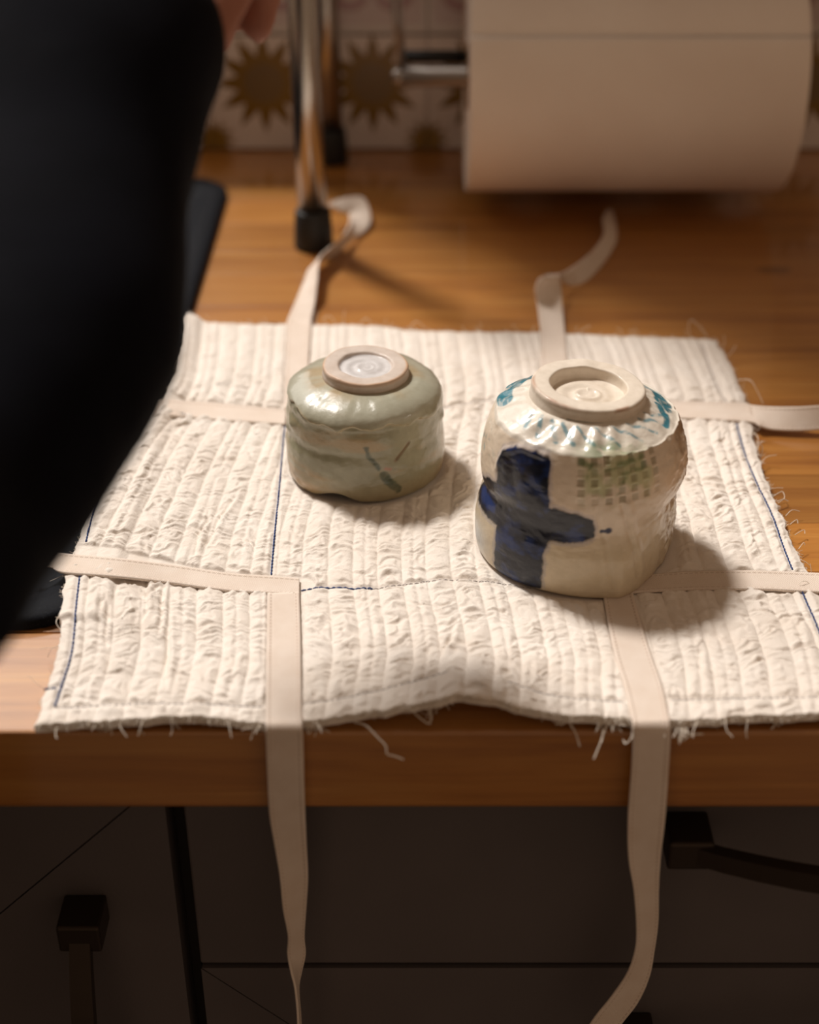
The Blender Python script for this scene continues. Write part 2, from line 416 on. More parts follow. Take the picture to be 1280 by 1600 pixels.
def bow_handle(parent, p, along, length, mount=(0.019, 0.015)):
    """square posts joined by a bowed bar; p = first post's centre on the front, along = 'X' or 'Z' (downwards)"""
    bm = bmesh.new(); px, pz = p; mw, mh = mount
    for k in (0, 1):
        cx, cz = (px + k * length, pz) if along == 'X' else (px, pz - k * length)
        box(bm, (cx - mw / 2, CF - 0.020, cz - mh / 2), (cx + mw / 2, CF, cz + mh / 2), 0.0012, 2)
    n = 14; a = []
    for k in range(n + 1):
        t = k / n; bow = math.sin(math.pi * t) ** 0.9 * 0.022
        hw = 0.0045 + 0.0008 * math.sin(math.pi * t)
        y = CF - 0.016 - bow
        if along == 'X':
            x = px + t * length; q = [(x, y - 0.003, pz - hw), (x, y + 0.003, pz - hw), (x, y + 0.003, pz + hw), (x, y - 0.003, pz + hw)]
        else:
            z = pz - t * length; q = [(px - hw, y - 0.003, z), (px + hw, y - 0.003, z), (px + hw, y + 0.003, z), (px - hw, y + 0.003, z)]
        a.append([bm.verts.new(v) for v in q])
    for r0, r1 in zip(a, a[1:]):
        for k in range(4): bm.faces.new((r0[k], r0[(k + 1) % 4], r1[(k + 1) % 4], r1[k]))
    bm.faces.new(a[0][::-1]); bm.faces.new(a[-1]); bmesh.ops.recalc_face_normals(bm, faces=bm.faces)
    return from_bm('handle', bm, M['bronze'], parent, smooth=False)

c1 = tag(empty('door_cabinet', (-0.40, 0.15, -0.9)), 'dark taupe base cabinet with a mitred door and upright bronze handle', 'cabinet')
bm = bmesh.new(); box(bm, (-0.702, CF + 0.021, -0.78), (-0.1005, WALL_Y - 0.01, -0.0405)); from_bm('carcass', bm, M['gap'], c1, smooth=False)
bm = bmesh.new(); box(bm, (-0.70, CF + 0.06, -0.90), (-0.1005, WALL_Y - 0.02, -0.781)); from_bm('plinth', bm, M['gap'], c1, smooth=False)
d = mitred_front(c1, 'door', -0.702, -0.1045, -0.775, -0.043, 0.105)
bow_handle(d, (-0.1445, -0.118), 'Z', 0.160)
c2 = tag(empty('drawer_cabinet', (0.25, 0.15, -0.9)), 'dark taupe drawer cabinet with bowed bronze handles below the bowls', 'cabinet')
bm = bmesh.new(); box(bm, (-0.0995, CF + 0.021, -0.78), (0.70, WALL_Y - 0.01, -0.0405)); from_bm('carcass', bm, M['gap'], c2, smooth=False)
bm = bmesh.new(); box(bm, (-0.0995, CF + 0.06, -0.90), (0.70, WALL_Y - 0.02, -0.781)); from_bm('plinth', bm, M['gap'], c2, smooth=False)
bm = bmesh.new(); box(bm, (-0.0965, CF, -0.1555), (0.70, CF + 0.020, -0.043), 0.0010, 2); d1 = from_bm('drawer', bm, M['paint'], c2, smooth=False)
bow_handle(d1, (0.1180, -0.068), 'X', 0.192)
d2 = mitred_front(c2, 'drawer', -0.0965, 0.70, -0.455, -0.1585, 0.10); bow_handle(d2, (0.1050, -0.196), 'X', 0.192)
d3 = mitred_front(c2, 'drawer', -0.0965, 0.70, -0.775, -0.459, 0.10); bow_handle(d3, (0.1050, -0.52), 'X', 0.192)

# ------------------------------------------------------------------ quilted cloth
def edge_pts(l, n): return arclen(catmull([P(*q) for q in l], 400), n)
ZC = 0.0038
NU, NV = 620, 720
back = edge_pts([(288, 505, ZC), (345, 506, ZC), (400, 508, ZC), (480, 509, ZC), (580, 510, ZC), (640, 517, ZC), (740, 520, ZC), (850, 521, ZC), (980, 527, ZC), (1060, 529, ZC), (1120, 533, ZC)], NU)
front = edge_pts([(54, 1136, .004), (110, 1131, .004), (160, 1128, .005), (300, 1121, .006), (420, 1132, .005), (500, 1124, .006), (600, 1109, .009), (680, 1094, .014), (725, 1086, .016), (780, 1096, .013), (850, 1113, .008), (960, 1124, .006), (1050, 1127, .006), (1200, 1118, .006), (1345, 1112, .006)], NU)
left = edge_pts([(288, 505, ZC), (272, 600, ZC), (215, 690, .006), (150, 790, .009), (121, 850, .009), (104, 900, .009), (96, 960, .009), (88, 1030, .006), (70, 1090, .004), (54, 1136, .004)], NV)
right = edge_pts([(1120, 533, ZC), (1150, 590, ZC), (1169, 640, ZC), (1178, 690, ZC), (1197, 750, ZC), (1222, 805, ZC), (1248, 870, ZC), (1264, 900, ZC), (1288, 950, ZC), (1320, 1025, ZC), (1345, 1112, .006)], NV)
u = np.linspace(0, 1, NU)[:, None, None]; v = np.linspace(0, 1, NV)[None, :, None]
fr, bk, lf, rt = front[:, None, :], back[:, None, :], left[None, :, :], right[None, :, :]
# v = 0 at the back, 1 at the front
S = (1 - v) * bk + v * fr + (1 - u) * lf + u * rt - ((1 - u) * (1 - v) * back[0] + u * (1 - v) * back[-1] + (1 - u) * v * front[0] + u * v * front[-1])
base = S.copy()
# keep the sag that follows the edges from reaching the middle of the cloth
U, V = u[..., 0] * np.ones((NU, NV)), v[..., 0] * np.ones((NU, NV))
zfloor = ZC + (base[..., 2] - ZC) * np.maximum(np.maximum(sstep(0.86, 1.0, V), sstep(0.20, 0.0, U)), 0.0)
zfloor = np.maximum(zfloor, ZC + (0.0098 - ZC) * sstep(SINK_X + 0.014, SINK_X + 0.002, base[..., 0]) * sstep(SINK_Y0 - 0.014, SINK_Y0 - 0.001, base[..., 1]))
wu = U + 0.010 * (fbm(U * 5, V * 7, 3) - 0.5)
rib_n = 29.0; s_ = wu * rib_n; rid = np.floor(s_); fpos = s_ - rid
rib = np.clip(np.sin(np.pi * fpos), 0, 1) ** 0.42
rib = rib * (1 - 0.35 * (hash2(rid, rid * 0, 15) > 0.35) * np.exp(-((fpos - 0.5) / 0.10) ** 2))
pk = 0.75 + 0.5 * hash2(rid, rid * 0, 6)
w1 = fbm(U * 14, V * 17, 8) - 0.5
w2 = fbm(U * 40, V * 44, 9) - 0.5
def billow(x, y, seed, p=0.9): return np.abs(2 * vnoise(x, y, seed) - 1) ** p
def ridged(x, y, seed): return 1 - np.abs(2 * vnoise(x, y, seed) - 1)
slant = (hash2(rid, rid * 0, 5) - 0.5) * 4.0
cr1 = ridged(s_ * 0.55 + w1 * 2 + rid * 7.3, V * 92 * pk + slant * fpos + w1 * 9 + w2 * 3, 11)
cr2 = billow(s_ * 0.8 + w2 * 1.5 + rid * 3.1, V * 140 + s_ * 0.8 + w1 * 12 + w2 * 5, 12)
cr3 = ridged(s_ * 1.1 + V * 9 + w1 * 5, V * 46 - s_ * 0.7 + w2 * 3, 19)
cr4 = vnoise(s_ * 4.2 + w2 * 6, V * 170 + w1 * 14, 23)
amp = (0.62 + 0.7 * fbm(U * 7, V * 7, 21)) * (0.50 + 0.50 * sstep(0.08, 0.35, V))
relief = rib * (0.00150 + amp * (0.00140 * cr1 + 0.00105 * cr2 + 0.00110 * cr3 + 0.00045 * cr4 - 0.0018))
# long creases where the layers have rucked up
for (px_, py_, px2, py2, dp) in [(250, 1000, 262, 900, 0.0013), (300, 880, 330, 800, 0.0012), (262, 1090, 268, 970, 0.0013), (170, 1030, 172, 945, 0.0010), (225, 985, 236, 905, 0.001), (690, 1030, 712, 985, 0.001), (1100, 1060, 1085, 985, 0.0008), (320, 860, 372, 775, 0.0012)]:
    a = np.array(P(px_, py_, ZC)); b = np.array(P(px2, py2, ZC)); ab = (b - a)[:2]
    t = np.clip(((base[..., :2] - a[:2]) @ ab) / (ab @ ab), 0, 1)
    wob = 0.002 * (vnoise(t * 4, t * 0, int(px_)) - 0.5)
    dist = np.abs((base[..., 0] - a[0]) * ab[1] - (base[..., 1] - a[1]) * ab[0]) / np.linalg.norm(ab)
    sd = ((base[..., 0] - a[0]) * ab[1] - (base[..., 1] - a[1]) * ab[0]) / np.linalg.norm(ab) + wob
    cl = np.hypot(base[..., 0] - (a[0] + t * ab[0]), base[..., 1] - (a[1] + t * ab[1]))
    mask = np.exp(-(cl / 0.006) ** 2) * np.sin(np.pi * np.clip(t, 0.02, 0.98)) ** 0.5
    relief += mask * dp * (0.9 * np.exp(-((sd - 0.0016) / 0.0014) ** 2) - 1.1 * np.exp(-((sd + 0.0006) / 0.0009) ** 2))

# sewn tapes press the quilting flat
TAPES_SEWN = {
 'left_front': [((98, 866), (100, 896)), ((180, 873), (178, 902)), ((270, 884), (266, 912)), ((360, 897), (356, 924)), ((430, 902), (428, 928)), ((468, 905), (468, 929))],
 'left_back': [((240, 624), (236, 648)), ((300, 629), (296, 653)), ((370, 634), (366, 659)), ((448, 642), (446, 664))],
 'front_left': [((418, 928), (468, 926)), ((417, 990), (470, 990)), ((416, 1060), (471, 1060)), ((415, 1118), (472, 1116))],
 'front_right': [((940, 915), (985, 912)), ((950, 975), (1000, 968)), ((962, 1030), (1018, 1024)), ((976, 1075), (1034, 1070)), ((986, 1118), (1044, 1114))],
 'right_front': [((980, 902), (972, 928)), ((1080, 894), (1080, 922)), ((1180, 893), (1184, 922)), ((1262, 896), (1270, 926))],
 'right_back': [((1000, 628), (1000, 652)), ((1080, 629), (1082, 655)), ((1162, 631), (1170, 660))],
 'back_left': [((444, 640), (484, 640)), ((446, 580), (482, 580)), ((448, 512), (486, 512))],
 'back_right': [((846, 600), (890, 600)), ((845, 560), (886, 560)), ((845, 524), (883, 524))],
}
flat = np.ones((NU, NV)); q2 = base[..., :2]
for nm, rows in TAPES_SEWN.items():
    A = [(np.array(P(*a, ZC)) + np.array(P(*b, ZC))) / 2 for a, b in rows]; hw = np.mean([(Vector(P(*a, ZC)) - Vector(P(*b, ZC))).length for a, b in rows]) / 2
    dmin = np.full((NU, NV), 9.0)
    for a, b in zip(A, A[1:]):
        ab = (b - a)[:2]; t = np.clip(((q2 - a[:2]) @ ab) / (ab @ ab), 0, 1)
        dmin = np.minimum(dmin, np.hypot(q2[..., 0] - a[0] - t * ab[0], q2[..., 1] - a[1] - t * ab[1]))
    flat = np.minimum(flat, 0.18 + 0.82 * sstep(hw - 0.0004, hw + 0.0012, dmin))
G_C, B_C = (-0.0225, 0.0395), (0.078, -0.0335)
for c, r in ((G_C, 0.039), (B_C, 0.046)):
    flat = np.minimum(flat, sstep(r - 0.001, r + 0.006, np.hypot(q2[..., 0] - c[0], q2[..., 1] - c[1])))
# stitched lines pull the layers together
STITCH = [
 ('blue', [(86, 1106), (97, 1075), (113, 1030), (120, 985), (126, 930), (131, 902)]), ('blue', [(137, 866), (147, 822), (164, 772), (178, 738), (205, 690), (232, 655)]),
 ('blue', [(68, 1079), (90, 1078)]),
 ('blue', [(424, 900), (430, 830), (437, 760), (443, 690), (446, 664)]),
 ('blue', [(470, 924), (500, 920), (530, 921), (583, 922)]), ('thin', [(583, 922), (640, 914), (700, 908), (760, 911), (830, 920)]),
 ('thin', [(86, 1107), (200, 1106), (300, 1107), (412, 1109)]), ('thin', [(474, 1106), (560, 1096), (640, 1083), (700, 1070)]), ('thin', [(790, 1082), (860, 1096), (975, 1103)]), ('thin', [(1046, 1099), (1150, 1097), (1330, 1094)]),
 ('blue', [(1151, 663), (1162, 705), (1182, 755), (1206, 805), (1222, 850), (1238, 892)]), ('blue', [(1252, 926), (1272, 970), (1300, 1040), (1322, 1090)]),
 ('thin', [(1097, 538), (1118, 600), (1136, 630)]), ('thin', [(688, 640), (730, 632), (768, 626)]), ('thin', [(452, 575), (450, 520)])]
for kind_, l in STITCH:
    pts = catmull([P(x, y, ZC) for x, y in l], 40)
    dm = np.full((NU, NV), 9.0)
    for a, b in zip(pts, pts[1:]):
        ab = (b - a)[:2]; t = np.clip(((q2 - a[:2]) @ ab) / (ab @ ab + 1e-12), 0, 1)
        dm = np.minimum(dm, np.hypot(q2[..., 0] - a[0] - t * ab[0], q2[..., 1] - a[1] - t * ab[1]))
    flat = np.minimum(flat, 0.30 + 0.70 * sstep(0.0003, 0.0024, dm))
top = base.copy()
edge_d = np.minimum(np.minimum(U, 1 - U) * 0.33, np.minimum(V, 1 - V) * 0.38)
top[..., 2] = zfloor + relief * flat * (0.4 + 0.6 * sstep(0, 0.006, edge_d))
# the raw edges wander a little
ex = 0.0016 * (fbm(V * 45, V * 0, 41) - 0.5) * 2; ey = 0.0016 * (fbm(U * 45, U * 0, 43) - 0.5) * 2
top[..., 0] += ex * (sstep(0.012, 0, U) + sstep(0.988, 1, U)); top[..., 1] += ey * (sstep(0.012, 0, V) + sstep(0.988, 1, V))
bot = top.copy(); bot[..., 2] = zfloor - np.minimum(0.0034, zfloor - 0.0003)
bot[..., 2] = np.maximum(bot[..., 2], np.where(zfloor > 0.0055, zfloor - 0.0034, 0.0003))
idx = np.arange(NU * NV).reshape(NU, NV)
def gq(i): return np.stack([i[:-1, :-1], i[1:, :-1], i[1:, 1:], i[:-1, 1:]], -1).reshape(-1, 4)
# a coarser underside keeps the triangle count down
su = np.unique(np.r_[np.arange(0, NU, 8), NU - 1]); sv = np.unique(np.r_[np.arange(0, NV, 8), NV - 1])
botc = bot[np.ix_(su, sv)]; nb = len(su) * len(sv); bidx = np.arange(nb).reshape(len(su), len(sv)) + NU * NV
skirt_t = np.r_[idx[:, 0], idx[-1, 1:], idx[-2::-1, -1], idx[0, -2:0:-1]]
skv = bot.reshape(-1, 3)[skirt_t]; k0 = NU * NV + nb; skirt_b = np.arange(len(skirt_t)) + k0
sk_q = np.stack([skirt_t, np.roll(skirt_t, -1), np.roll(skirt_b, -1), skirt_b], -1)
verts = np.concatenate([top.reshape(-1, 3), botc.reshape(-1, 3), skv])
quads = np.concatenate([gq(idx)[:, ::-1], gq(bidx), sk_q])
cloth = tag(empty('wrapping_cloth', (0.02, 0.02, 0.0)), 'white quilted cotton wrapping cloth with frayed edges and sewn tape ties', 'cloth')
quilt = from_np('quilt', verts, quads, M['cloth'], cloth)

top_flat = top.reshape(-1, 3)
def cloth_z(x, y):
    d = (top[::4, ::4, 0] - x) ** 2 + (top[::4, ::4, 1] - y) ** 2
    i, j = np.unravel_index(np.argmin(d), d.shape); return float(top[i * 4, j * 4, 2])

# stitching: short dashes of thread lying in the seams
for kind_, mat_, r_ in (('blue', 'blue_thread', 0.00040), ('thin', 'grey_thread', 0.00017)):
    bm = bmesh.new()
    for k_, l in STITCH:
        if k_ != kind_: continue
        dense = catmull([P(x, y, ZC) for x, y in l], 200); L = np.linalg.norm(np.diff(dense, axis=0), axis=1).sum(); n = max(2, int(L / 0.0026))
        pts = arclen(dense, n * 2 + 1)
        for k in range(n):
            a, b = pts[2 * k], pts[2 * k + 2]; a = a + (b - a) * 0.06; b = b - (b - a) * 0.06
            jx = random.uniform(-0.00012, 0.00012)
            za, zb = cloth_z(a[0], a[1]), cloth_z(b[0], b[1]); m_ = (a + b) / 2; zm = max(cloth_z(m_[0], m_[1]), (za + zb) / 2)
            tube(bm, [(a[0] + jx, a[1], za - 0.0001), (m_[0], m_[1], zm + 0.00030), (b[0] - jx, b[1], zb - 0.0001)], r_, 5)
    tag(from_bm('stitching', bm, M[mat_], cloth), 'navy running stitches' if kind_ == 'blue' else 'thin grey hem stitches', kind='stuff')

# ---- tape ties
def tape(rows, name='tape_tie', lift=0.0011, n=None, label=None, thick=0.0006, sewn=0):
    """rows: (edge point, edge point) pairs in metres; the first `sewn` rows lie on the quilt"""
    A = np.array([list(a) for a, b in rows]); B = np.array([list(b) for a, b in rows])
    n = n or 12 * len(rows); A = catmull(A, n); B = catmull(B, n); K = 17
    t = np.linspace(0, 1, K)[None, :, None]; G = A[:, None] * (1 - t) + B[:, None] * t
    vv = np.r_[0, np.cumsum(np.linalg.norm(np.diff((A + B) / 2, axis=0), axis=1))]
    nrm = np.cross(np.gradient(G, axis=0), (B - A)[:, None, :] + np.zeros_like(G)); nrm /= np.linalg.norm(nrm, axis=2, keepdims=True) + 1e-9
    if np.mean(nrm[..., 2]) < 0: nrm = -nrm
    # edges of a woven tape are a little thicker
    prof = (np.array([0.8, 1.2, .55, .2, .8, .15, .75, .15, .75, .15, .75, .15, .8, .2, .55, 1.2, 0.8]) * 0.00035)[None, :, None]
    T = G + nrm * (prof + thick / 2); Bm = G - nrm * (thick / 2)
    i = np.arange(n * K).reshape(n, K); j = i + n * K
    q = np.concatenate([gq(i), gq(j)[:, ::-1], np.stack([i[:-1, 0], j[:-1, 0], j[1:, 0], i[1:, 0]], -1), np.stack([i[:-1, -1], i[1:, -1], j[1:, -1], j[:-1, -1]], -1),
                        np.stack([i[0, :-1], i[0, 1:], j[0, 1:], j[0, :-1]], -1), np.stack([i[-1, :-1], j[-1, :-1], j[-1, 1:], i[-1, 1:]], -1)])
    V3 = np.concatenate([T.reshape(-1, 3), Bm.reshape(-1, 3)])
    o = from_np(name, V3, q, M['tape'], cloth)
    bm = bmesh.new(); bm.from_mesh(o.data); bmesh.ops.recalc_face_normals(bm, faces=bm.faces)
    uvl = bm.loops.layers.uv.new('UVMap'); wdt = 0.0145
    for f in bm.faces:
        for lp in f.loops:
            k = lp.vert.index % (n * K); lp[uvl].uv = ((k % K) / (K - 1) * wdt, vv[k // K])
    bm.to_mesh(o.data); bm.free()
    if label: o['label'] = label
    return o
def sewn_rows(nm, extra=0.0012):
    out = []
    for a, b in TAPES_SEWN[nm]:
        pa, pb = P(*a, ZC), P(*b, ZC); m_ = (pa + pb) / 2
        z = max(cloth_z(m_.x, m_.y), ZC) + extra
        out.append((P(*a, z), P(*b, z)))
    return out
def free(rows): return [(P(*a), P(*b)) for a, b in rows]
def on_front(x, y, yy):
    """point at depth yy measured at (x, y)"""
    uu = (x - 640) / F_PX; vv_ = -(y - 800) / F_PX; c, s = math.cos(PITCH), math.sin(PITCH)
    d = Vector((uu, c + vv_ * s, -s + vv_ * c)); return CAM + d * ((yy - CAM.y) / d.y)
def hang(rows): return [(on_front(*a), on_front(*b)) for a, b in rows]

tape(free([((40, 872, .016), (44, 884, .010)), ((74, 862, .014), (80, 888, .010))]) + sewn_rows('left_front'), label='cream tape sewn along the front left, running under the sleeve')
tape(sewn_rows('left_back'), label='cream tape sewn at the back left')
tape(sewn_rows('front_left') + [(P(415, 1136, .0060), P(473, 1136, .0060))] + hang([((416, 1162, -.1700), (474, 1162, -.1700)), ((418, 1210, -.1715), (475, 1210, -.1715)), ((421, 1270, -.171), (477, 1270, -.170)), ((429, 1320, -.170), (479, 1318, -.168)), ((437, 1370, -.170), (481, 1368, -.166)), ((442, 1420, -.170), (478, 1418, -.165)), ((450, 1462, -.169), (475, 1462, -.163)), ((449, 1490, -.168), (477, 1490, -.162)), ((455, 1520, -.170), (470, 1520, -.160)), ((461, 1545, -.173), (466, 1545, -.160)), ((465, 1590, -.173), (469, 1590, -.159)), ((467, 1660, -.173), (472, 1660, -.159))]), n=200, label='cream tape hanging over the worktop edge, twisted thin at its end')
tape(sewn_rows('front_right') + [(P(988, 1134, .0062), P(1047, 1132, .0062))] + hang([((989, 1160, -.1700), (1047, 1160, -.1700)), ((986, 1210, -.1720), (1044, 1210, -.1720)), ((981, 1280, -.1735), (1039, 1280, -.1735)), ((982, 1340, -.174), (1032, 1340, -.172)), ((990, 1390, -.174), (1029, 1390, -.170)), ((994, 1440, -.173), (1028, 1440, -.169)), ((993, 1480, -.173), (1022, 1485, -.168)), ((981, 1518, -.173), (1014, 1526, -.168)), ((956, 1556, -.174), (996, 1566, -.168)), ((926, 1594, -.175), (966, 1606, -.168)), ((900, 1640, -.176), (940, 1655, -.168))]), n=200, label='cream tape hanging over the worktop edge, curling left at its end')
tape(sewn_rows('right_front') + free([((1300, 897, .006), (1306, 928, .005)), ((1370, 900, .003), (1380, 932, .002))]), label='cream tape sewn along the front right')
tape(sewn_rows('right_back') + free([((1176, 634, .007), (1186, 666, .005)), ((1200, 636, .009), (1206, 672, .003)), ((1245, 636, .012), (1250, 674, .003)), ((1300, 633, .014), (1304, 670, .004)), ((1360, 634, .010), (1366, 668, .002))]), label='cream tape lying out over the wood on the right')
tape(sewn_rows('back_left') + free([((450, 500, .004), (487, 499, .004)), ((462, 472, .004), (493, 470, .006)), ((474, 444, .004), (496, 440, .012)), ((483, 422, .003), (500, 404, .014)), ((500, 410, .003), (516, 387, .014)), ((524, 397, .003), (534, 372, .013)), ((550, 376, .003), (546, 352, .012)), ((575, 356, .003), (547, 338, .010)), ((579, 334, .006), (543, 332, .008)), ((567, 309, .012), (536, 332, .010)), ((540, 309, .016), (524, 326, .014)), ((516, 316, .018), (514, 322, .017))]), n=180, label='cream tape curling behind the green bowl towards the rack leg')
tape(sewn_rows('back_right') + free([((844, 512, .003), (882, 512, .003)), ((840, 478, .006), (879, 478, .005)), ((837, 450, .016), (876, 448, .012)), ((846, 433, .022), (874, 430, .018)), ((868, 429, .017), (876, 433, .012)), ((880, 426, .013), (890, 446, .004)), ((905, 410, .013), (914, 440, .003)), ((930, 388, .012), (942, 412, .003)), ((944, 364, .010), (962, 378, .002)), ((942, 342, .008), (962, 350, .001)), ((950, 326, .006), (956, 328, .001))]), n=180, label='cream tape folded and curling back under the paper roll')

# ---- frayed threads along the raw edges
bm = bmesh.new()
def strand(p, d, L, r=0.00012, curl=1.0, n=7, zmin=0.0006, droop=0.0):
    p = Vector(p); d = Vector(d).normalized(); pts = [p.copy()]
    ax = Vector((random.uniform(-1, 1), random.uniform(-1, 1), random.uniform(-.5, .5))).normalized(); ang = random.uniform(-0.5, 0.5) * curl
    for k in range(n):
        d = (Matrix.Rotation(ang + random.uniform(-.45, .45) * curl, 3, ax) @ d).normalized(); d.z -= droop
        d.normalize(); p = p + d * (L / n)
        if p.y > FRONT_Y - 0.001 and p.z < zmin: p.z = zmin
        pts.append(p.copy())
    tube(bm, pts, r, 4, caps=False)
def fringe(edge, out, count, lmin, lmax, droop=0.0, curl=1.0, **kw):
    n = len(edge)
    for _ in range(count):
        k = random.randrange(2, n - 2); o = Vector(out); o += Vector((random.uniform(-.7, .7), random.uniform(-.7, .7), random.uniform(-.1, .5)))
        e = Vector(edge[k]); e.z -= random.uniform(0, 0.002); e.z = max(e.z, 0.0008)
        strand(e - o.normalized() * 0.0008, o, random.uniform(lmin, lmax), curl=curl, droop=droop, **kw)
eb, ef, el, er = top[:, 0], top[:, -1], top[0], top[-1]
fringe(eb, (0, 1, 0.2), 620, 0.0012, 0.0040); fringe(ef, (0, -1, 0), 1300, 0.0010, 0.0036, droop=0.12); fringe(el, (-1, 0, 0.1), 320, 0.0010, 0.0030); fringe(ef, (0, -1, .1), 1600, 0.0008, 0.0022, r=0.00009, n=4); fringe(eb, (0, 1, .2), 500, 0.0008, 0.0022, r=0.00009, n=4); fringe(er, (1, 0, 0.1), 520, 0.0010, 0.0036)
fringe(eb, (0, 1, 0.6), 40, 0.006, 0.012, r=0.00014); fringe(er, (1, 0, 0.3), 34, 0.005, 0.011, r=0.00014); fringe(el, (-1, 0, 0.1), 14, 0.005, 0.011); fringe(ef, (0, -1, -.1), 16, 0.006, 0.010, droop=0.2, r=0.0002)
def known(l, r=0.00022): tube(bm, catmull([P(*q) for q in l], 5 * len(l)), r, 5, caps=False)
# the long strands one can follow in the photograph
for cx_, cy_ in ((162, 1130), (408, 1134), (488, 1132), (672, 1108), (700, 1096), (876, 1120), (940, 1126), (960, 1128), (1056, 1134), (1066, 1142), (1215, 1120)):
    for _ in range(9): strand(P(cx_ + random.uniform(-9, 9), cy_ - 4, .0045), (random.uniform(-.9, .9), -1, random.uniform(-.4, .1)), random.uniform(.003, .0075), r=0.00022, curl=1.2, droop=0.12)
for l in ([(553, 1128, .004), (572, 1134, .004), (590, 1152, .003), (603, 1166, .002), (605, 1178, .0005), (618, 1182, -.001), (631, 1187, -.002)],
          [(640, 1106, .008), (652, 1118, .006), (668, 1130, .004), (672, 1128, .004)], [(660, 1102, .008), (672, 1114, .006), (672, 1132, .004)], [(690, 1094, .01), (695, 1101, .009), (684, 1106, .008)],
          [(868, 1118, .004), (884, 1124, .003), (898, 1142, .001), (906, 1166, -.003)], [(890, 1124, .004), (880, 1131, .003), (868, 1130, .003)], [(938, 1124, .004), (941, 1150, .0), (934, 1172, -.003), (928, 1186, -.005)], [(952, 1126, .004), (945, 1140, .002), (940, 1160, -.001)],
          [(985, 1130, .004), (988, 1150, .001), (978, 1162, -.001), (974, 1156, -.001)], [(1050, 1118, .006), (1058, 1140, .002), (1066, 1154, .0), (1084, 1148, .001), (1099, 1147, .001)], [(1050, 1122, .005), (1072, 1142, .002), (1080, 1150, .001)], [(1048, 1128, .004), (1056, 1150, .0), (1068, 1157, -.001), (1078, 1145, .001)],
          [(1195, 1116, .004), (1215, 1124, .003), (1235, 1127, .002), (1250, 1120, .003)], [(392, 1128, .004), (404, 1136, .003), (414, 1140, .003)], [(480, 1130, .004), (482, 1146, .001), (494, 1132, .003), (500, 1130, .003)], [(150, 1127, .004), (160, 1138, .002), (166, 1142, .002), (178, 1132, .003)]): known(l, 0.00030)
for l in ([(1080, 528, .004), (1076, 510, .010), (1082, 500, .014), (1100, 520, .008), (1106, 528, .004)], [(1143, 600, .004), (1150, 595, .010), (1172, 594, .016), (1184, 612, .012), (1193, 632, .007)], [(968, 527, .004), (972, 518, .008), (964, 512, .010)], [(1130, 560, .004), (1142, 552, .006), (1150, 540, .009)],
          [(1176, 676, .005), (1184, 682, .005), (1184, 702, .004), (1180, 716, .003)], [(1190, 724, .004), (1198, 714, .005), (1214, 711, .006)], [(1208, 776, .004), (1222, 768, .005), (1226, 778, .004), (1216, 786, .003)], [(1214, 784, .004), (1224, 780, .004), (1232, 783, .003)], [(1228, 806, .004), (1238, 797, .005), (1250, 799, .004)], [(1234, 820, .004), (1245, 812, .004), (1247, 818, .003)], [(1242, 836, .004), (1256, 828, .004), (1258, 834, .003)], [(1248, 858, .004), (1256, 848, .005), (1258, 852, .004)],
          [(122, 826, .008), (108, 824, .010), (96, 832, .010), (90, 845, .008), (87, 856, .006)], [(120, 830, .008), (106, 829, .009), (100, 830, .009)], [(128, 804, .008), (118, 803, .010)], [(95, 958, .008), (88, 970, .009), (90, 978, .008), (96, 985, .007)], [(104, 918, .008), (96, 926, .009)],
          [(560, 508, .004), (572, 498, .010), (580, 504, .008)], [(512, 508, .004), (505, 498, .009), (516, 494, .012), (524, 505, .006)], [(640, 514, .004), (648, 503, .010), (658, 506, .009), (664, 516, .004)], [(600, 508, .004), (604, 498, .008)], [(395, 506, .004), (385, 499, .008)]): known(l, 0.00017)
tag(from_bm('frayed_threads', bm, M['thread'], cloth), 'loose cotton threads fraying from the raw edges', kind='stuff')

# ------------------------------------------------------------------ bowls
def paint(me, colors):
    at = me.color_attributes.new('glaze', 'FLOAT_COLOR', 'POINT'); c = np.concatenate([colors, np.ones((len(colors), 1))], 1).astype(np.float32)
    at.data.foreach_set('color', c.ravel())

def in_poly(x, y, poly):
    ins = np.zeros(x.shape, bool); j = len(poly) - 1
    for i in range(len(poly)):
        xi, yi = poly[i]; xj, yj = poly[j]
        c = ((yi > y) != (yj > y)) & (x < (xj - xi) * (y - yi) / (yj - yi + 1e-12) + xi); ins ^= c; j = i
    return ins

def poly_soft(x, y, poly, soft, seed=0, wob=1.0):
    """antialiased, slightly wandering polygon mask in (angle, height) units"""
    x = x + wob * (fbm(x * 0.25, y * 0.25, seed) - 0.5) * 2; y = y + wob * (fbm(x * 0.25 + 50, y * 0.25, seed + 1) - 0.5) * 2
    acc = 0
    for dx, dy in ((0, 0), (soft, 0), (-soft, 0), (0, soft), (0, -soft), (soft * .7, soft * .7), (-soft * .7, soft * .7), (soft * .7, -soft * .7), (-soft * .7, -soft * .7)):
        acc = acc + in_poly(x + dx, y + dy, poly)
    return acc / 9.0

def stroke_mask(x, y, pts, w, soft, sx=1.0):
    d = np.full(x.shape, 1e9); pts = np.array(pts, float)
    for k in range(len(pts) - 1):
        a, b = pts[k], pts[k + 1]; ab = b - a; t = np.clip(((x - a[0]) * ab[0] + (y - a[1]) * ab[1]) / (ab @ ab + 1e-9), 0, 1)
        d = np.minimum(d, np.hypot((x - a[0] - t * ab[0]) * sx, y - a[1] - t * ab[1]))
    return 1 - sstep(w - soft, w + soft, d)

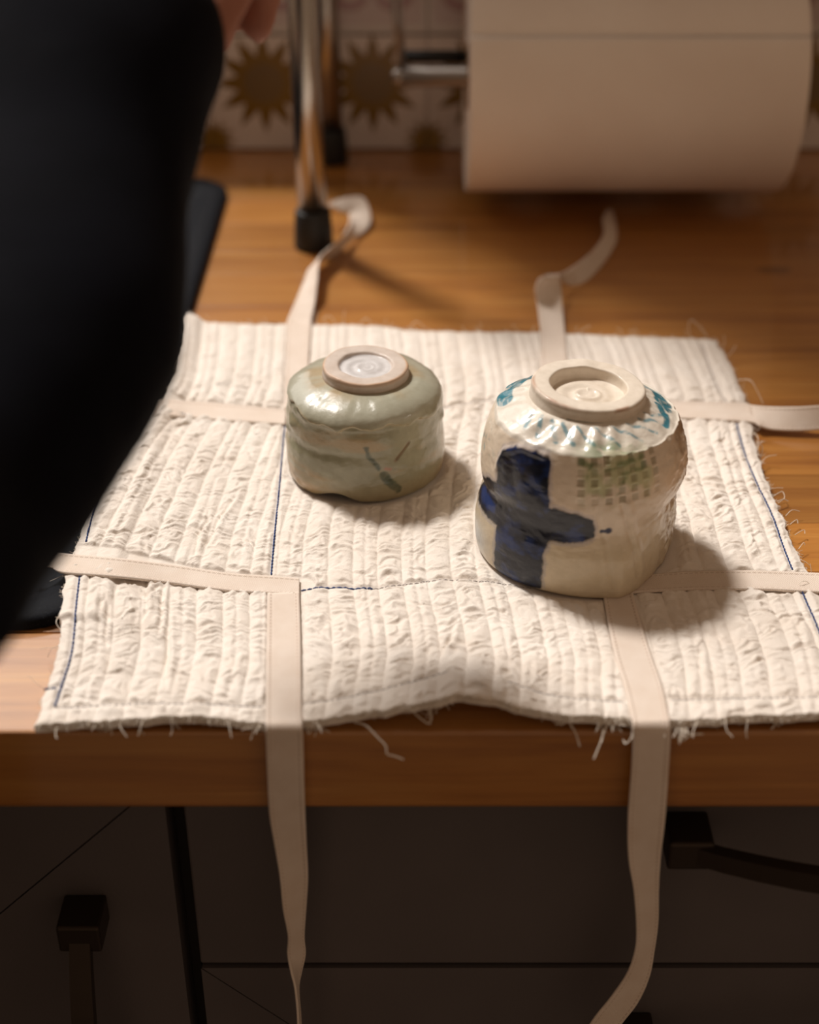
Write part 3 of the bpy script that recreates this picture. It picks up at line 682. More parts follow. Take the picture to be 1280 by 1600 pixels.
def shell(name, prof, NT, NP, rfun, parent, mat, thick=0.0036, zfun=None):
    """hollow bowl turned upside down: outer wall from rim to foot, rolled rim, inner wall. returns obj and outer theta (deg), z, r"""
    pr = arclen(catmull([(r, z, 0) for r, z in prof], 600), NP)[:, :2]
    th = np.linspace(-180, 180, NT, endpoint=False); TH, Zg = np.meshgrid(th, pr[:, 1], indexing='ij'); Rg = np.tile(pr[:, 0], (NT, 1))
    R2, Z2 = rfun(TH, Rg, Zg)
    a = np.radians(TH); out = np.stack([R2 * np.sin(a), -R2 * np.cos(a), Z2], -1)
    # inner wall
    NI = 24; si = np.linspace(0, NP - 1, NI).astype(int)
    Ri = np.maximum(R2[:, si] - thick, 0.0005); Zi = Z2[:, si] * 0.93 + 0.0001; Ri[:, -1] = 0.0005
    Zi[:, -6:] = np.minimum(Zi[:, -6:], Z2[:, -1:].min() - 0.004)
    ai = np.radians(TH[:, si]); inn = np.stack([Ri * np.sin(ai), -Ri * np.cos(ai), Zi], -1)
    io = np.arange(NT * NP).reshape(NT, NP); ii = np.arange(NT * NI).reshape(NT, NI) + NT * NP
    def wrapq(i): j = np.roll(i, -1, 0); return np.stack([i[:, :-1], j[:, :-1], j[:, 1:], i[:, 1:]], -1).reshape(-1, 4)
    rim = np.stack([io[:, 0], ii[:, 0], np.roll(ii[:, 0], -1), np.roll(io[:, 0], -1)], -1)
    V3 = np.concatenate([out.reshape(-1, 3), inn.reshape(-1, 3)])
    ob = from_np(name, V3, np.concatenate([wrapq(io), wrapq(ii)[:, ::-1], rim]), mat, None)
    return ob, TH, Z2 * 1000, R2 * 1000, NT * NI

def foot(name, R_out, R_in, h, depth, mat, parent, tilt=(0, 0), spiral=0.0006, ridge=0.0, colf=None, seed=1, centre_c=None, loc=(0, 0, 0)):
    """turned foot ring with a recessed, spiral-finished floor"""
    NT = 180
    prof = [(R_out * 1.05, -0.004), (R_out * 1.015, h * 0.15), (R_out * 1.0, h * 0.45), (R_out * 1.0, h * 0.8), (R_out * 0.975, h * 0.97), (R_out * 0.93, h), ((R_out + R_in) / 2, h * 1.005), (R_in * 1.06, h * 0.985), (R_in, h * 0.92), (R_in * 0.975, h - depth * 0.6), (R_in * 0.93, h - depth)]
    for k in range(1, 26): prof.append((R_in * 0.93 * (1 - k / 26), h - depth + 0.0))
    prof.append((0.0002, h - depth))
    pr = np.array(prof); n0 = 11
    d = arclen(catmull([(r, z, 0) for r, z in prof[:n0]], 300), 46)[:, :2]; pr = np.concatenate([d, pr[n0:]]); NP = len(pr)
    th = np.linspace(0, 2 * np.pi, NT, endpoint=False); A, R = np.meshgrid(th, pr[:, 0], indexing='ij'); Z = np.tile(pr[:, 1], (NT, 1))
    floor_ = R < R_in * 0.94
    lobes = 1 + 0.016 * (vnoise(np.cos(A) * 1.3 + 5, np.sin(A) * 1.3 + 5, seed) - 0.5) * 2 + 0.010 * (vnoise(np.cos(A) * 4 + 5, np.sin(A) * 4 + 5, seed + 2) - 0.5)
    Z = Z + floor_ * spiral * np.sin(R / R_in * 15 - A + 0.6) * np.clip(R / (R_in * 0.3), 0.3, 1)
    Z = Z + (~floor_) * 0.0007 * (vnoise(np.cos(A) * 3 + 9, np.sin(A) * 3 + 9, seed + 5) - 0.5)
    # a curl of clay left by the tool
    if ridge: Z = Z + floor_ * ridge * np.exp(-((R - R_in * 0.30) / (R_in * 0.07)) ** 2) * (0.35 + 0.65 * (np.sin(A * 1.0 + 2.2) > -0.55))
    R = R * lobes
    V3 = np.stack([R * np.cos(A), R * np.sin(A), Z + (R * np.cos(A)) * tilt[0] + (R * np.sin(A)) * tilt[1]], -1).reshape(-1, 3) + np.array(loc)
    i = np.arange(NT * NP).reshape(NT, NP); j = np.roll(i, -1, 0); q = np.stack([i[:, :-1], j[:, :-1], j[:, 1:], i[:, 1:]], -1).reshape(-1, 4)
    ob = from_np(name, V3, q, mat, None)
    paint(ob.data, colf(A, R / R_out, Z / h).reshape(-1, 3)); return ob

def adopt(o, parent):
    o.parent = parent
def rgb(*c): return np.array(c, float)
def lerp(a, b, t): return a + (b - a) * t[..., None]

M['celadon'] = glaze_mat('celadon_glaze', 0.3, 0.45); M['cream_glaze'] = glaze_mat('cream_painted_glaze', 0.3, 0.25); M['bare_clay'] = glaze_mat('bare_clay_foot', 0.5, 0.15)

# green bowl --------------------------------------------------------
g_root = tag(empty('tea_bowl', (G_C[0], G_C[1], 0.0045)), 'smaller grey-green glazed tea bowl standing upside down, with a green brush mark', 'bowl')
prof_g = [(0.0372, 0.0), (0.0388, 0.0012), (0.0398, 0.006), (0.0401, 0.012), (0.0396, 0.018), (0.0388, 0.0225), (0.0391, 0.026), (0.0388, 0.031), (0.0380, 0.0345), (0.0379, 0.0365), (0.0368, 0.0395), (0.0335, 0.0428), (0.0290, 0.0447), (0.0240, 0.0456), (0.0190, 0.0460)]
def r_green(T, R, Z):
    z = Z * 1000; c = np.cos(np.radians(T)) * 1.6; s = np.sin(np.radians(T)) * 1.6
    R2 = R * (1 + 0.014 * np.cos(np.radians(2 * T + 40)) + 0.05 * (fbm(c + 4, s + 4 + z * 0.05, 61) - 0.5) + 0.020 * np.exp(-((T - 70) / 35) ** 2) * sstep(26, 38, z))
    # drooping glaze line: the upper skirt stands proud of the wall
    line = 37.0 - 1.5 * np.sin(np.radians(T * 1.0 - 10)) + 6.0 * (fbm(c * 2.2 + 9, s * 2.2 + 9, 63) - 0.5) + 1.4 * (vnoise(c * 6 + 9, s * 6 + 9, 64) - 0.5)
    skirt = sstep(-0.5, 0.5, z - line) * (1 - sstep(40.5, 45, z)); R2 = R2 + 0.0015 * skirt
    # lower throwing line and a dab of thick glaze on the left flank
    R2 = R2 + 0.0006 * sstep(-2.0, 2.0, (22.5 + 2.5 * np.sin(np.radians(T * 1.3 + 20))) - z)
    for t0, z0, rr, hh in ((-62, 30, 4.5, 0.0015), (-46, 38.5, 8, 0.0013), (-20, 38, 8, 0.0011), (38, 24, 3.5, -0.0006), (-72, 25, 3.5, 0.0010), (15, 41, 7, 0.0007), (60, 36, 5, 0.0010), (82, 28, 4, 0.0012)):
        R2 = R2 + hh * np.exp(-(((T - t0) * 0.69) / rr) ** 2 - ((z - z0) / (rr * 0.6)) ** 2)
    # scratch
    R2 = R2 - 0.0007 * stroke_mask(T * 0.69, z, [(34.7 * 0.69, 27), (24 * 0.69, 21)], 0.5, 0.4)
    R2 = R2 + 0.00045 * (fbm(T * 0.09, z * 0.16, 66, 4) - 0.5) * 2
    lift = 0.0042 * np.exp(-((T + 20) / 13.0) ** 2) + 0.0016 * sstep(-30, -70, T) * 0 + 0.0008 * (vnoise(c * 1.5 + 3, s * 1.5 + 3, 67) - 0.3)
    Z2 = Z + np.maximum(lift, 0) * np.clip(1 - Z / 0.014, 0, 1)
    Z2 = Z2 + sstep(34, 41, z) * sstep(23, 29, R * 1000) * (0.0022 * (fbm(c * 1.4 + 5, s * 1.4 + 2, 69) - 0.45) + 0.0010 * np.exp(-((T - 75) / 30) ** 2))
    return R2, Z2
prof_g = [(r, z) for r, z in prof_g]
ob, T, Zm, Rm, ni = shell('body', prof_g, 420, 240, r_green, g_root, M['celadon'])
c_, s_g = np.cos(np.radians(T)) * 1.6, np.sin(np.radians(T)) * 1.6
celadon = lerp(rgb(.245, .230, .145), rgb(.335, .320, .225), fbm(T * .03 + 9, Zm * 0.09, 71))
celadon = lerp(celadon, rgb(.36, .255, .130), 0.8 * sstep(0.48, 0.72, fbm(T * .022 + 30, Zm * 0.13, 72, 4)) + 0.45 * sstep(15, 3, Zm))
celadon = lerp(celadon, rgb(.47, .465, .375), sstep(36.5, 41, Zm) * 0.75)  # paler above the ledge: light on the upward-facing part put into the colour
line = 37.0 - 1.5 * np.sin(np.radians(T - 10)) + 6.0 * (fbm(c_ * 2.2 + 9, s_g * 2.2 + 9, 63) - 0.5) + 1.4 * (vnoise(c_ * 6 + 9, s_g * 6 + 9, 64) - 0.5)
celadon = lerp(celadon, rgb(.48, .36, .20), 0.55 * np.exp(-((Zm - line) / 0.7) ** 2))
celadon = lerp(celadon, rgb(.42, .28, .13), 0.6 * np.exp(-((Zm - 45.6) / 0.9) ** 2) * sstep(0.35, 0.7, fbm(c_ * 2 + 7, s_g * 2, 75)))
tx = T * 0.69
txw = tx + 1.1 * (fbm(tx * .35, Zm * .35, 78) - .5) * 2; br = np.maximum(stroke_mask(txw, Zm, [(2.6 * .69, 28), (4.5 * .69, 23.5), (11 * .69, 18.2)], 0.95, 0.6), stroke_mask(txw, Zm, [(14.5 * .69, 14.5), (19 * .69, 10.5), (25 * .69, 6.2)], 2.1, 0.6))
celadon = lerp(celadon, rgb(.030, .055, .034), br * (0.45 + 0.55 * fbm(tx * .5, Zm * .5, 77)))
celadon = lerp(celadon, rgb(.22, .13, .065), 0.75 * stroke_mask(tx, Zm, [(34.7 * .69, 27), (23.3 * .69, 20.5)], 0.7, 0.6))
celadon = lerp(celadon, rgb(.40, .16, .10), 0.7 * stroke_mask(tx, Zm, [(15.5 * .69, 17.8), (19 * .69, 17.2)], 0.7, 0.7))
celadon = lerp(celadon, rgb(.20, .14, .07), 0.7 * np.exp(-((Zm - 0.4) / 0.8) ** 2))
paint(ob.data, np.concatenate([celadon.reshape(-1, 3), np.tile(rgb(.35, .33, .26), (ni, 1))])); adopt(ob, g_root); ob.scale = (1, 1, 1.11)
def foot_col_g(A, rr, zz):
    n = fbm(np.cos(A) * 2 + 4, np.sin(A) * 2 + rr * 3, 81)
    c = lerp(rgb(.60, .50, .43), rgb(.66, .58, .52), n); c = lerp(c, rgb(.58, .36, .21), 0.8 * np.exp(-((rr - 0.97) / 0.035) ** 2) * (zz > 0.7) * (0.4 + n))
    c = lerp(c, rgb(.62, .60, .60), 1.0 * (rr < 0.60)); return lerp(c, rgb(.42, .30, .18), 0.6 * (zz < 0.25) * (rr > .9))
fo = foot('foot_ring', 0.0212, 0.0134, 0.0060, 0.0017, M['bare_clay'], g_root, tilt=(-0.02, 0.03), spiral=0.00022, ridge=0.0005, colf=foot_col_g, seed=3, loc=(0.0008, 0.000, 0.0505)); adopt(fo, g_root); fo['label'] = 'pinkish bare-clay foot ring with a whitish spiral floor'

# blue and white bowl ------------------------------------------------
b_root = tag(empty('tea_bowl', (B_C[0], B_C[1], 0.0045)), 'larger cream tea bowl standing upside down, painted with a dark blue cross', 'bowl')
prof_b = [(0.0452, 0.0), (0.0466, 0.0012), (0.0474, 0.006), (0.0477, 0.013), (0.0470, 0.021), (0.0456, 0.0275), (0.0449, 0.0320), (0.0453, 0.037), (0.0458, 0.043), (0.0456, 0.049), (0.0448, 0.056), (0.0434, 0.0618), (0.0419, 0.0660), (0.0411, 0.0678), (0.0405, 0.0687), (0.0396, 0.0693), (0.0370, 0.0706), (0.0330, 0.0727), (0.0290, 0.0746), (0.0255, 0.0760), (0.0200, 0.0764)]
RT = np.array([(-180, .985), (-120, .985), (-90, 1.0), (-65, .99), (-43, .985), (-23, .985), (-8, 0.995), (6, 1.02), (17, 1.075), (26, 1.03), (38, .955), (55, .900), (72, .905), (90, .950), (120, .98), (180, .985)])
def r_blue(T, R, Z):
    z = Z * 1000; c = np.cos(np.radians(T)) * 1.6; s = np.sin(np.radians(T)) * 1.6
    f = np.interp(T, RT[:, 0], RT[:, 1]); low = sstep(52, 12, z); R2 = R * (1 + (f - 1) * low)
    R2 = R2 * (1 + 0.016 * (fbm(c + 4, s + 4 + z * 0.03, 91) - 0.5))
    # right shoulder bulges, waist is a crease on the left flank and pinched on the right
    R2 = R2 * (1 + 0.030 * np.exp(-((T - 85) / 35) ** 2) * np.exp(-((z - 47) / 14) ** 2))
    wl = 33 + 6.0 * sstep(-80, -35, T) * (T < 0) ; crease = np.exp(-((z - wl) / 3.2) ** 2)
    R2 = R2 - 0.0016 * crease * np.exp(-((T + 78) / 32) ** 2) - 0.0012 * crease * np.exp(-((T - 75) / 30) ** 2)
    # faceted cuts on the front right
    cut = stroke_mask(T * .8, z, [(13, 47), (16, 36), (19, 26), (22, 10)], 0.8, 1.2) - 0.9 * stroke_mask(T * .8, z, [(16, 47), (19, 36), (22, 26), (25, 10)], 1.4, 1.4)
    R2 = R2 - 0.0008 * cut - 0.0006 * stroke_mask(T * .8, z, [(2, 55), (3, 40), (7, 28), (10, 6)], 0.8, 1.1)
    # ridge over the upper end of the cross
    R2 = R2 + 0.0009 * stroke_mask(T * .8, z, [(-49, 52), (-46, 62), (-36, 67), (-24, 66.5)], 1.2, 1.4) - 0.0007 * stroke_mask(T * .8, z, [(-40, 58), (-36, 45), (-46, 37)], 2.5, 3.0)
    # stamped waffle squares
    for i in range(7):
        for j in range(5):
            t0, z0 = -8 + i * 7.6 + j * 0.4, 66.6 - j * 4.35 + 0.15 * i
            hsz = 1.55; m_ = sstep(hsz + .35, hsz - .35, np.abs((T - t0) * .8)) * sstep(hsz + .25, hsz - .25, np.abs(z - z0)); R2 = R2 - 0.00045 * m_ * (0.45 + 0.75 * hash2(np.array([i]), np.array([j]), 9)[0])
    # rough flank on the right
    rough = sstep(42, 70, T) * sstep(130, 100, T); R2 = R2 + rough * 0.0009 * (fbm(T * 0.22, z * 0.30, 97, 4) - 0.5) * 2
    R2 = R2 + 0.00025 * (fbm(T * 0.12, z * 0.25, 98) - 0.5) * 2
    # ragged shoulder rim and combed flutes on the nearly flat top
    topm = sstep(68.4, 69.4, z)
    R2 = R2 + 0.0013 * (vnoise(T * 0.16, z * 0, 99) - 0.5) * np.exp(-((z - 68.7) / 1.3) ** 2)
    Z2 = Z + topm * ((0.0002 + 0.0008 * vnoise(T * .045, z * 0, 100)) * np.sin(np.radians(T) * 22 + 9.0 * vnoise(T * .035, z * 0, 101) + R2 * 1000 * 0.16) * sstep(41.5, 35, R2 * 1000) * sstep(25, 30, R2 * 1000) + 0.0006 * (fbm(T * .1, R2 * 300, 102) - 0.5))
    Z2 = Z2 + topm * (-R2 * np.sin(np.radians(T)) * 0.025)
    lift = 0.0012 * (vnoise(c * 1.6 + 2, s * 1.6 + 2, 103) - 0.35) + 0.0016 * np.exp(-((T + 30) / 22.0) ** 2) * 0.3
    Z2 = Z2 + np.maximum(lift, 0) * np.clip(1 - Z / 0.016, 0, 1)
    return R2, Z2
ob, T, Zm, Rm, ni = shell('body', prof_b, 560, 320, r_blue, b_root, M['cream_glaze'])
c_, s_b = np.cos(np.radians(T)) * 1.6, np.sin(np.radians(T)) * 1.6
zz = np.tile(arclen(catmull([(r, z, 0) for r, z in prof_b], 600), 320)[:, 1] * 1000, (560, 1))
k = lerp(rgb(.70, .575, .445), rgb(.77, .67, .545), fbm(c_ * 2 + 3, s_b * 2 + zz * 0.06, 111))
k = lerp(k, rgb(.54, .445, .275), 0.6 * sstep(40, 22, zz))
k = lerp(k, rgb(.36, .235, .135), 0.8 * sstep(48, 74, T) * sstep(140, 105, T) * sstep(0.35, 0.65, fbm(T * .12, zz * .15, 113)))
k = lerp(k, rgb(.34, .22, .12), 0.7 * np.exp(-((zz - 0.3) / 0.8) ** 2))
ttop = sstep(68.0, 68.8, zz)
k = lerp(k, rgb(.76, .70, .61), ttop)
k = lerp(k, rgb(.47, .50, .27), 0.75 * poly_soft(T, zz, [(-8, 69), (-5, 48), (30, 48), (38, 58), (34, 69)], 3.0, 115, 2.5) * sstep(0.35, 0.6, fbm(T * .09, zz * .12, 116)))
for i in range(7):
    for j in range(5):
        t0, z0 = -8 + i * 7.6 + j * 0.4, 66.6 - j * 4.35 + 0.15 * i; hsz = 1.5
        m_ = sstep(hsz + .35, hsz - .35, np.abs((T - t0) * .8)) * sstep(hsz + .25, hsz - .25, np.abs(zz - z0))
        k = lerp(k, rgb(.20, .165, .085) if (i * 3 + j) % 4 else rgb(.13, .19, .12), m_ * (0.12 + 0.55 * hash2(np.array([i]), np.array([j]), 9)[0]))
for seg_, w_ in (([(-8, 66.5), (6, 64), (20, 65.5), (30, 66.5)], 1.3), ([(16, 60.5), (22, 62), (29, 61.5)], 0.8), ([(15, 55), (18, 59), (13, 52)], 0.9), ([(-2, 65), (-5, 60)], 0.7)):
    k = lerp(k, rgb(.13, .20, .07), 0.65 * stroke_mask(T * .8, zz, [(a * .8, b) for a, b in seg_], w_, 0.9) * sstep(0.3, 0.6, fbm(T * .3, zz * .4, 117)))
# dark blue cross
arms = [[(-61, 58), (-57, 64), (-50, 67), (-38, 67.6), (-26, 66.4), (-24.5, 56), (-23, 45), (-22, 30), (-25, 19), (-25, 1), (-58, -1), (-58, 24), (-60, 40)],
        [(-96, 24), (-92, 33), (-80, 40), (-68, 45), (-45, 47), (-22, 45), (-8, 43), (0.5, 41), (3.2, 31.5), (-10, 28.2), (-24, 27), (-58, 24.3), (-78, 24.5)]]
mk = np.maximum(poly_soft(T, zz, arms[0], 0.5, 121, 1.2), poly_soft(T, zz, arms[1], 0.5, 123, 1.2)); halo = np.maximum(poly_soft(T, zz, arms[0], 2.2, 121, 1.4), poly_soft(T, zz, arms[1], 2.2, 123, 1.4))
k = lerp(k, rgb(.05, .10, .30), 0.75 * halo * (1 - mk))
k = lerp(k, lerp(rgb(.008, .010, .020), rgb(.012, .030, .12), sstep(0.45, 0.75, fbm(T * .12, zz * .2, 125))), mk)
dot = np.maximum(stroke_mask(T * .8, zz, [(6.0 * .8, 34.2), (8.5 * .8, 34.6)], 0.9, 0.5), stroke_mask(T * .8, zz, [(9.5 * .8, 34.7), (9.7 * .8, 34.8)], 1.5, 0.5))
k = lerp(k, rgb(.012, .018, .06), dot)
k = lerp(k, rgb(.20, .32, .46), 0.55 * np.exp(-((T + 80) / 14) ** 2) * np.exp(-((zz - 9) / 9) ** 2))
k = lerp(k, rgb(.08, .28, .33), 0.6 * sstep(0.62, 0.72, fbm(T * .3, zz * .35, 127)) * np.exp(-((T + 85) / 14) ** 2) * np.exp(-((zz - 56) / 7) ** 2))
# teal brushwork on the top, in (angle, radius)
teal = rgb(.030, .185, .245); nz = sstep(0.36, 0.5, fbm(T * .14, Rm * .7, 129))
for (a0, a1, r0, r1, w_) in ((-96, -108, 35.5, 37, 3.4), (-106, -142, 36.5, 32.5, 2.4), (-124, -162, 38, 35, 2.4), (-148, -178, 37, 34, 2.8), (168, 140, 35.5, 36.5, 3.2), (142, 116, 36, 37, 3.2), (118, 98, 36.5, 37, 2.6), (100, 88, 33.5, 36.5, 1.9), (90, 74, 32, 35.5, 1.6), (80, 66, 35.5, 37, 1.3)):
    k = lerp(k, teal, ttop * stroke_mask(T * .6, Rm, [(a0 * .6, r0), (a1 * .6, r1)], w_, 0.5) * (0.62 + 0.38 * nz) * 0.97)
for (a0, a1) in ((-62, -52), (-50, -40), (-38, -26), (-27, -14), (-14, 0), (2, 18), (18, 36), (34, 52), (50, 66), (62, 78)):
    k = lerp(k, rgb(.05, .24, .32), 0.75 * ttop * stroke_mask(T * .6, Rm, [(a0 * .6, 27.5), ((a0 + a1) / 2 * .6, 31), (a1 * .6, 36)], 0.75 if a0 > -20 else 1.1, 0.5) * (0.35 + 0.65 * nz))
k = lerp(k, rgb(.18, .30, .17), 0.6 * ttop * np.exp(-((T - 8) / 18) ** 2) * sstep(32, 37, Rm) * nz)
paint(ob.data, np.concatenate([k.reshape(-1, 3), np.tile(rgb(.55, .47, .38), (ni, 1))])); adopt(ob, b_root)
def foot_col_b(A, rr, zz_):
    n = fbm(np.cos(A) * 2 + 4, np.sin(A) * 2 + rr * 3, 131); c = lerp(rgb(.75, .66, .55), rgb(.83, .75, .65), n)
    c = lerp(c, rgb(.42, .20, .10), 0.75 * np.exp(-((rr - 0.975) / 0.03) ** 2) * (zz_ > .75) * sstep(0.45, 0.65, n) * (np.sin(A + 0.9) < 0.3))
    c = lerp(c, rgb(.03, .10, .14), 0.8 * (zz_ < 0.12) * (rr > .9) * (np.abs(A - 4.6) < .35)); return c
fo = foot('foot_ring', 0.0250, 0.0170, 0.0062, 0.0054, M['bare_clay'], b_root, tilt=(-0.06, 0.02), spiral=0.0003, ridge=0.0013, colf=foot_col_b, seed=8, loc=(0.0008, 0.001, 0.0758)); adopt(fo, b_root); fo['label'] = 'cream foot ring with a deep floor and a curl of clay'

# ------------------------------------------------------------------ water on the cloth
def droplet(px_, py_, L, wd, ang, label, bend=0.0):
    p = P(px_, py_, ZC); z = cloth_z(p.x, p.y); bm = bmesh.new(); n = 9; pts = []; rad = []
    for k in range(n):
        t = k / (n - 1) - 0.5; pts.append((p.x + math.cos(ang) * t * L - math.sin(ang) * bend * (1 - 4 * t * t) * -1, p.y + math.sin(ang) * t * L + math.cos(ang) * bend * (1 - 4 * t * t), z + 0.0008)); rad.append(max(0.00012, wd * math.sqrt(max(0.02, 1 - 4 * t * t))))
    tube(bm, pts, rad, 10); return tag(from_bm('water_droplet', bm, M['water']), label, 'droplet', 'water droplets on the cloth')
droplet(482, 554, 0.0035, 0.0011, 0.3, 'clear water droplet on the cloth behind the green bowl')
droplet(350, 606, 0.0085, 0.0007, 0.15, 'curved trickle of water on the cloth, farthest back on the left', 0.0016)
droplet(285, 655, 0.0080, 0.0006, -0.75, 'slanting trickle of water on the cloth nearest the sleeve')
droplet(398, 650, 0.0030, 0.0009, 0.0, 'small water droplet on the tape sewn at the back left')
droplet(402, 682, 0.0034, 0.0007, 0.4, 'small water droplet just in front of the back left tape')
droplet(446, 745, 0.0032, 0.0007, 0.4, 'small water droplet beside the green bowl rim')

# ------------------------------------------------------------------ rack legs
rk = tag(empty('dish_rack', (-0.064, 0.43, 0.0)), 'chrome tube end frame of a rack standing on black rubber feet', 'rack')
bm = bmesh.new(); hR = 0.34
for fx, fy, rad in ((-0.066, 0.348, 0.0100), (-0.0615, 0.527, 0.0095)):
    bm = bmesh.new(); tube(bm, [(fx, fy, 0.012), (fx - 0.0015, fy, 0.12), (fx - 0.003, fy, hR)], rad, 28); from_bm('leg', bm, M['chrome'], rk)
    bm = bmesh.new(); lathe_bm(bm, [(0.0, 0.0002), (rad * 1.28, 0.0002), (rad * 1.36, 0.0014), (rad * 1.30, 0.014), (rad * 1.22, 0.0255), (rad * 1.14, 0.027), (rad * 0.9, 0.027)], (fx, fy, 0), seg=32); from_bm('rubber_foot', bm, M['rubber'], rk)
bm = bmesh.new(); tube(bm, [(-0.069, 0.338, hR), (-0.067, 0.44, hR), (-0.0645, 0.537, hR)], 0.0095, 24); from_bm('top_rail', bm, M['chrome'], rk)

# ------------------------------------------------------------------ paper roll and its holder
RR, RY, RZ, RX0, RX1 = 0.078, 0.430, 0.0945, 0.0405, 0.2620
pr = tag(empty('paper_roll', (0.17, RY, RZ)), 'large roll of off-white kitchen paper held level above the worktop', 'paper roll')
# wound sheet: a spiral whose free edge ends on the front
bm = bmesh.new(); NS = 128; a_end = math.radians(180 - 34)   # angle measured from +Y towards +Z
rings = []
for k in range(NS + 1):
    a = a_end + 2 * math.pi * k / NS; r = RR - 0.0011 * (k / NS) + 0.0012
    rings.append([bm.verts.new((x, RY + r * math.cos(a), RZ + r * math.sin(a))) for x in (RX0, RX0 + 0.0015, RX0 + 0.06, RX0 + 0.12, RX0 + 0.18, RX1 - 0.0015, RX1)])
for a, b in zip(rings, rings[1:]):
    for k in range(6): bm.faces.new((a[k], a[k + 1], b[k + 1], b[k]))
# small lip at the free edge
lip = [bm.verts.new(v.co * 1.0 + Vector((0, -0.0004, -0.0016))) for v in rings[0]]
for k in range(6): bm.faces.new((rings[0][k + 1], rings[0][k], lip[k], lip[k + 1]))
bmesh.ops.recalc_face_normals(bm, faces=bm.faces)
from_bm('outer_sheet', bm, M['paper'], pr)
bm = bmesh.new(); prof = [(RR - 0.0008, 0.0006)]
for k in range(26):
    r = RR - 0.0012 - k * (RR - 0.024) / 26; prof += [(r, 0.0007 + 0.0009 * (k % 2) + random.uniform(0, .0006))]
prof += [(0.0225, 0.001)]
lathe_bm(bm, prof, (RX0, RY, RZ), 'X', 96); from_bm('wound_layers', bm, M['paper'], pr)
bm = bmesh.new(); lathe_bm(bm, [(r, RX1 - RX0 - h) for r, h in prof], (RX0, RY, RZ), 'X', 96); from_bm('wound_layers', bm, M['paper'], pr)
bm = bmesh.new(); lathe_bm(bm, [(0.0225, -0.0005), (0.0225, RX1 - RX0 + 0.0005), (0.0210, RX1 - RX0 + 0.0005), (0.0210, -0.0005), (0.0225, -0.0005)], (RX0, RY, RZ), 'X', 40); from_bm('cardboard_core', bm, M['core'], pr)

hd = tag(empty('roll_holder', (-0.005, RY, RZ)), 'chrome wire holder carrying the paper roll, rods on its left', 'holder')
bm = bmesh.new(); tube(bm, [(-0.0055, RY, RZ), (0.275, RY, RZ)], 0.0075, 24); from_bm('rod', bm, M['steel'], hd)
bm = bmesh.new(); tube(bm, [(-0.0035, RY + 0.018, RZ + 0.009), (0.046, RY + 0.018, RZ + 0.009)], 0.0045, 16); from_bm('stay', bm, M['rubber'], hd)
for dx, dy in ((-0.0035, -0.006), (0.0010, 0.014)):
    bm = bmesh.new(); tube(bm, [(-0.0050 + (0.001 if dy > 0 else 0), RY + dy * 0.5, RZ + 0.002), (-0.0080 + dx, RY + dy, RZ + 0.05), (-0.0115 + dx, RY + dy + 0.01, RZ + 0.13)], 0.0018, 12); from_bm('wire', bm, M['steel'], hd)
bm = bmesh.new(); bmesh.ops.create_uvsphere(bm, u_segments=20, v_segments=12, radius=0.0068, matrix=Matrix.Translation((-0.0062, RY, RZ))); from_bm('end_knob', bm, M['steel'], hd)
bm = bmesh.new(); box(bm, (-0.035, RY - 0.01, RZ + 0.128), (0.32, WALL_Y - 0.0002, RZ + 0.134), 0.002); from_bm('bracket_plate', bm, M['steel'], hd, smooth=False)

# ------------------------------------------------------------------ person at the sink
def capsule(bm, p0, r0, p1, r1, n=6, seg=18, sy=1.0):
    p0, p1 = Vector(p0), Vector(p1); ax = p1 - p0; L = ax.length; t = ax.normalized() if L > 1e-6 else Vector((0, 0, 1))
    pts, rad = [], []
    for k in range(n + 1):
        a = math.pi / 2 * (1 - k / n); pts.append(p0 - t * r0 * math.sin(a)); rad.append(max(r0 * math.cos(a), 1e-4))
    for k in range(n + 1):
        a = math.pi / 2 * k / n; pts.append(p1 + t * r1 * math.sin(a)); rad.append(max(r1 * math.cos(a), 1e-4))
    tube(bm, pts, rad, seg)

def fuse(name, bm, voxel, smooth_it, mat, parent, disp=None):
    o = from_bm(name, bm, mat, None)
    r = o.modifiers.new('r', 'REMESH'); r.mode = 'VOXEL'; r.voxel_size = voxel
    s = o.modifiers.new('s', 'SMOOTH'); s.iterations = smooth_it; s.factor = 0.5
    bpy.context.view_layer.update(); dg = bpy.context.evaluated_depsgraph_get(); me = bpy.data.meshes.new_from_object(o.evaluated_get(dg))
    o.modifiers.clear(); o.data = me
    if disp:
        n = len(me.vertices); co = np.empty(n * 3, np.float32); me.vertices.foreach_get('co', co); co = co.reshape(-1, 3); no = np.empty(n * 3, np.float32); me.vertices.foreach_get('normal', no); no = no.reshape(-1, 3)
        f = 1 - np.abs(2 * fbm(co[:, 0] * 9 + co[:, 2] * 16 + 3, co[:, 1] * 13 - co[:, 2] * 9, 141, 3) - 1); co = co + no * ((f - 0.6) * disp)[:, None]
        me.vertices.foreach_set('co', co.astype(np.float32).ravel()); me.update()
    me.polygons.foreach_set('use_smooth', [True] * len(me.polygons))
    o.parent = parent; return o

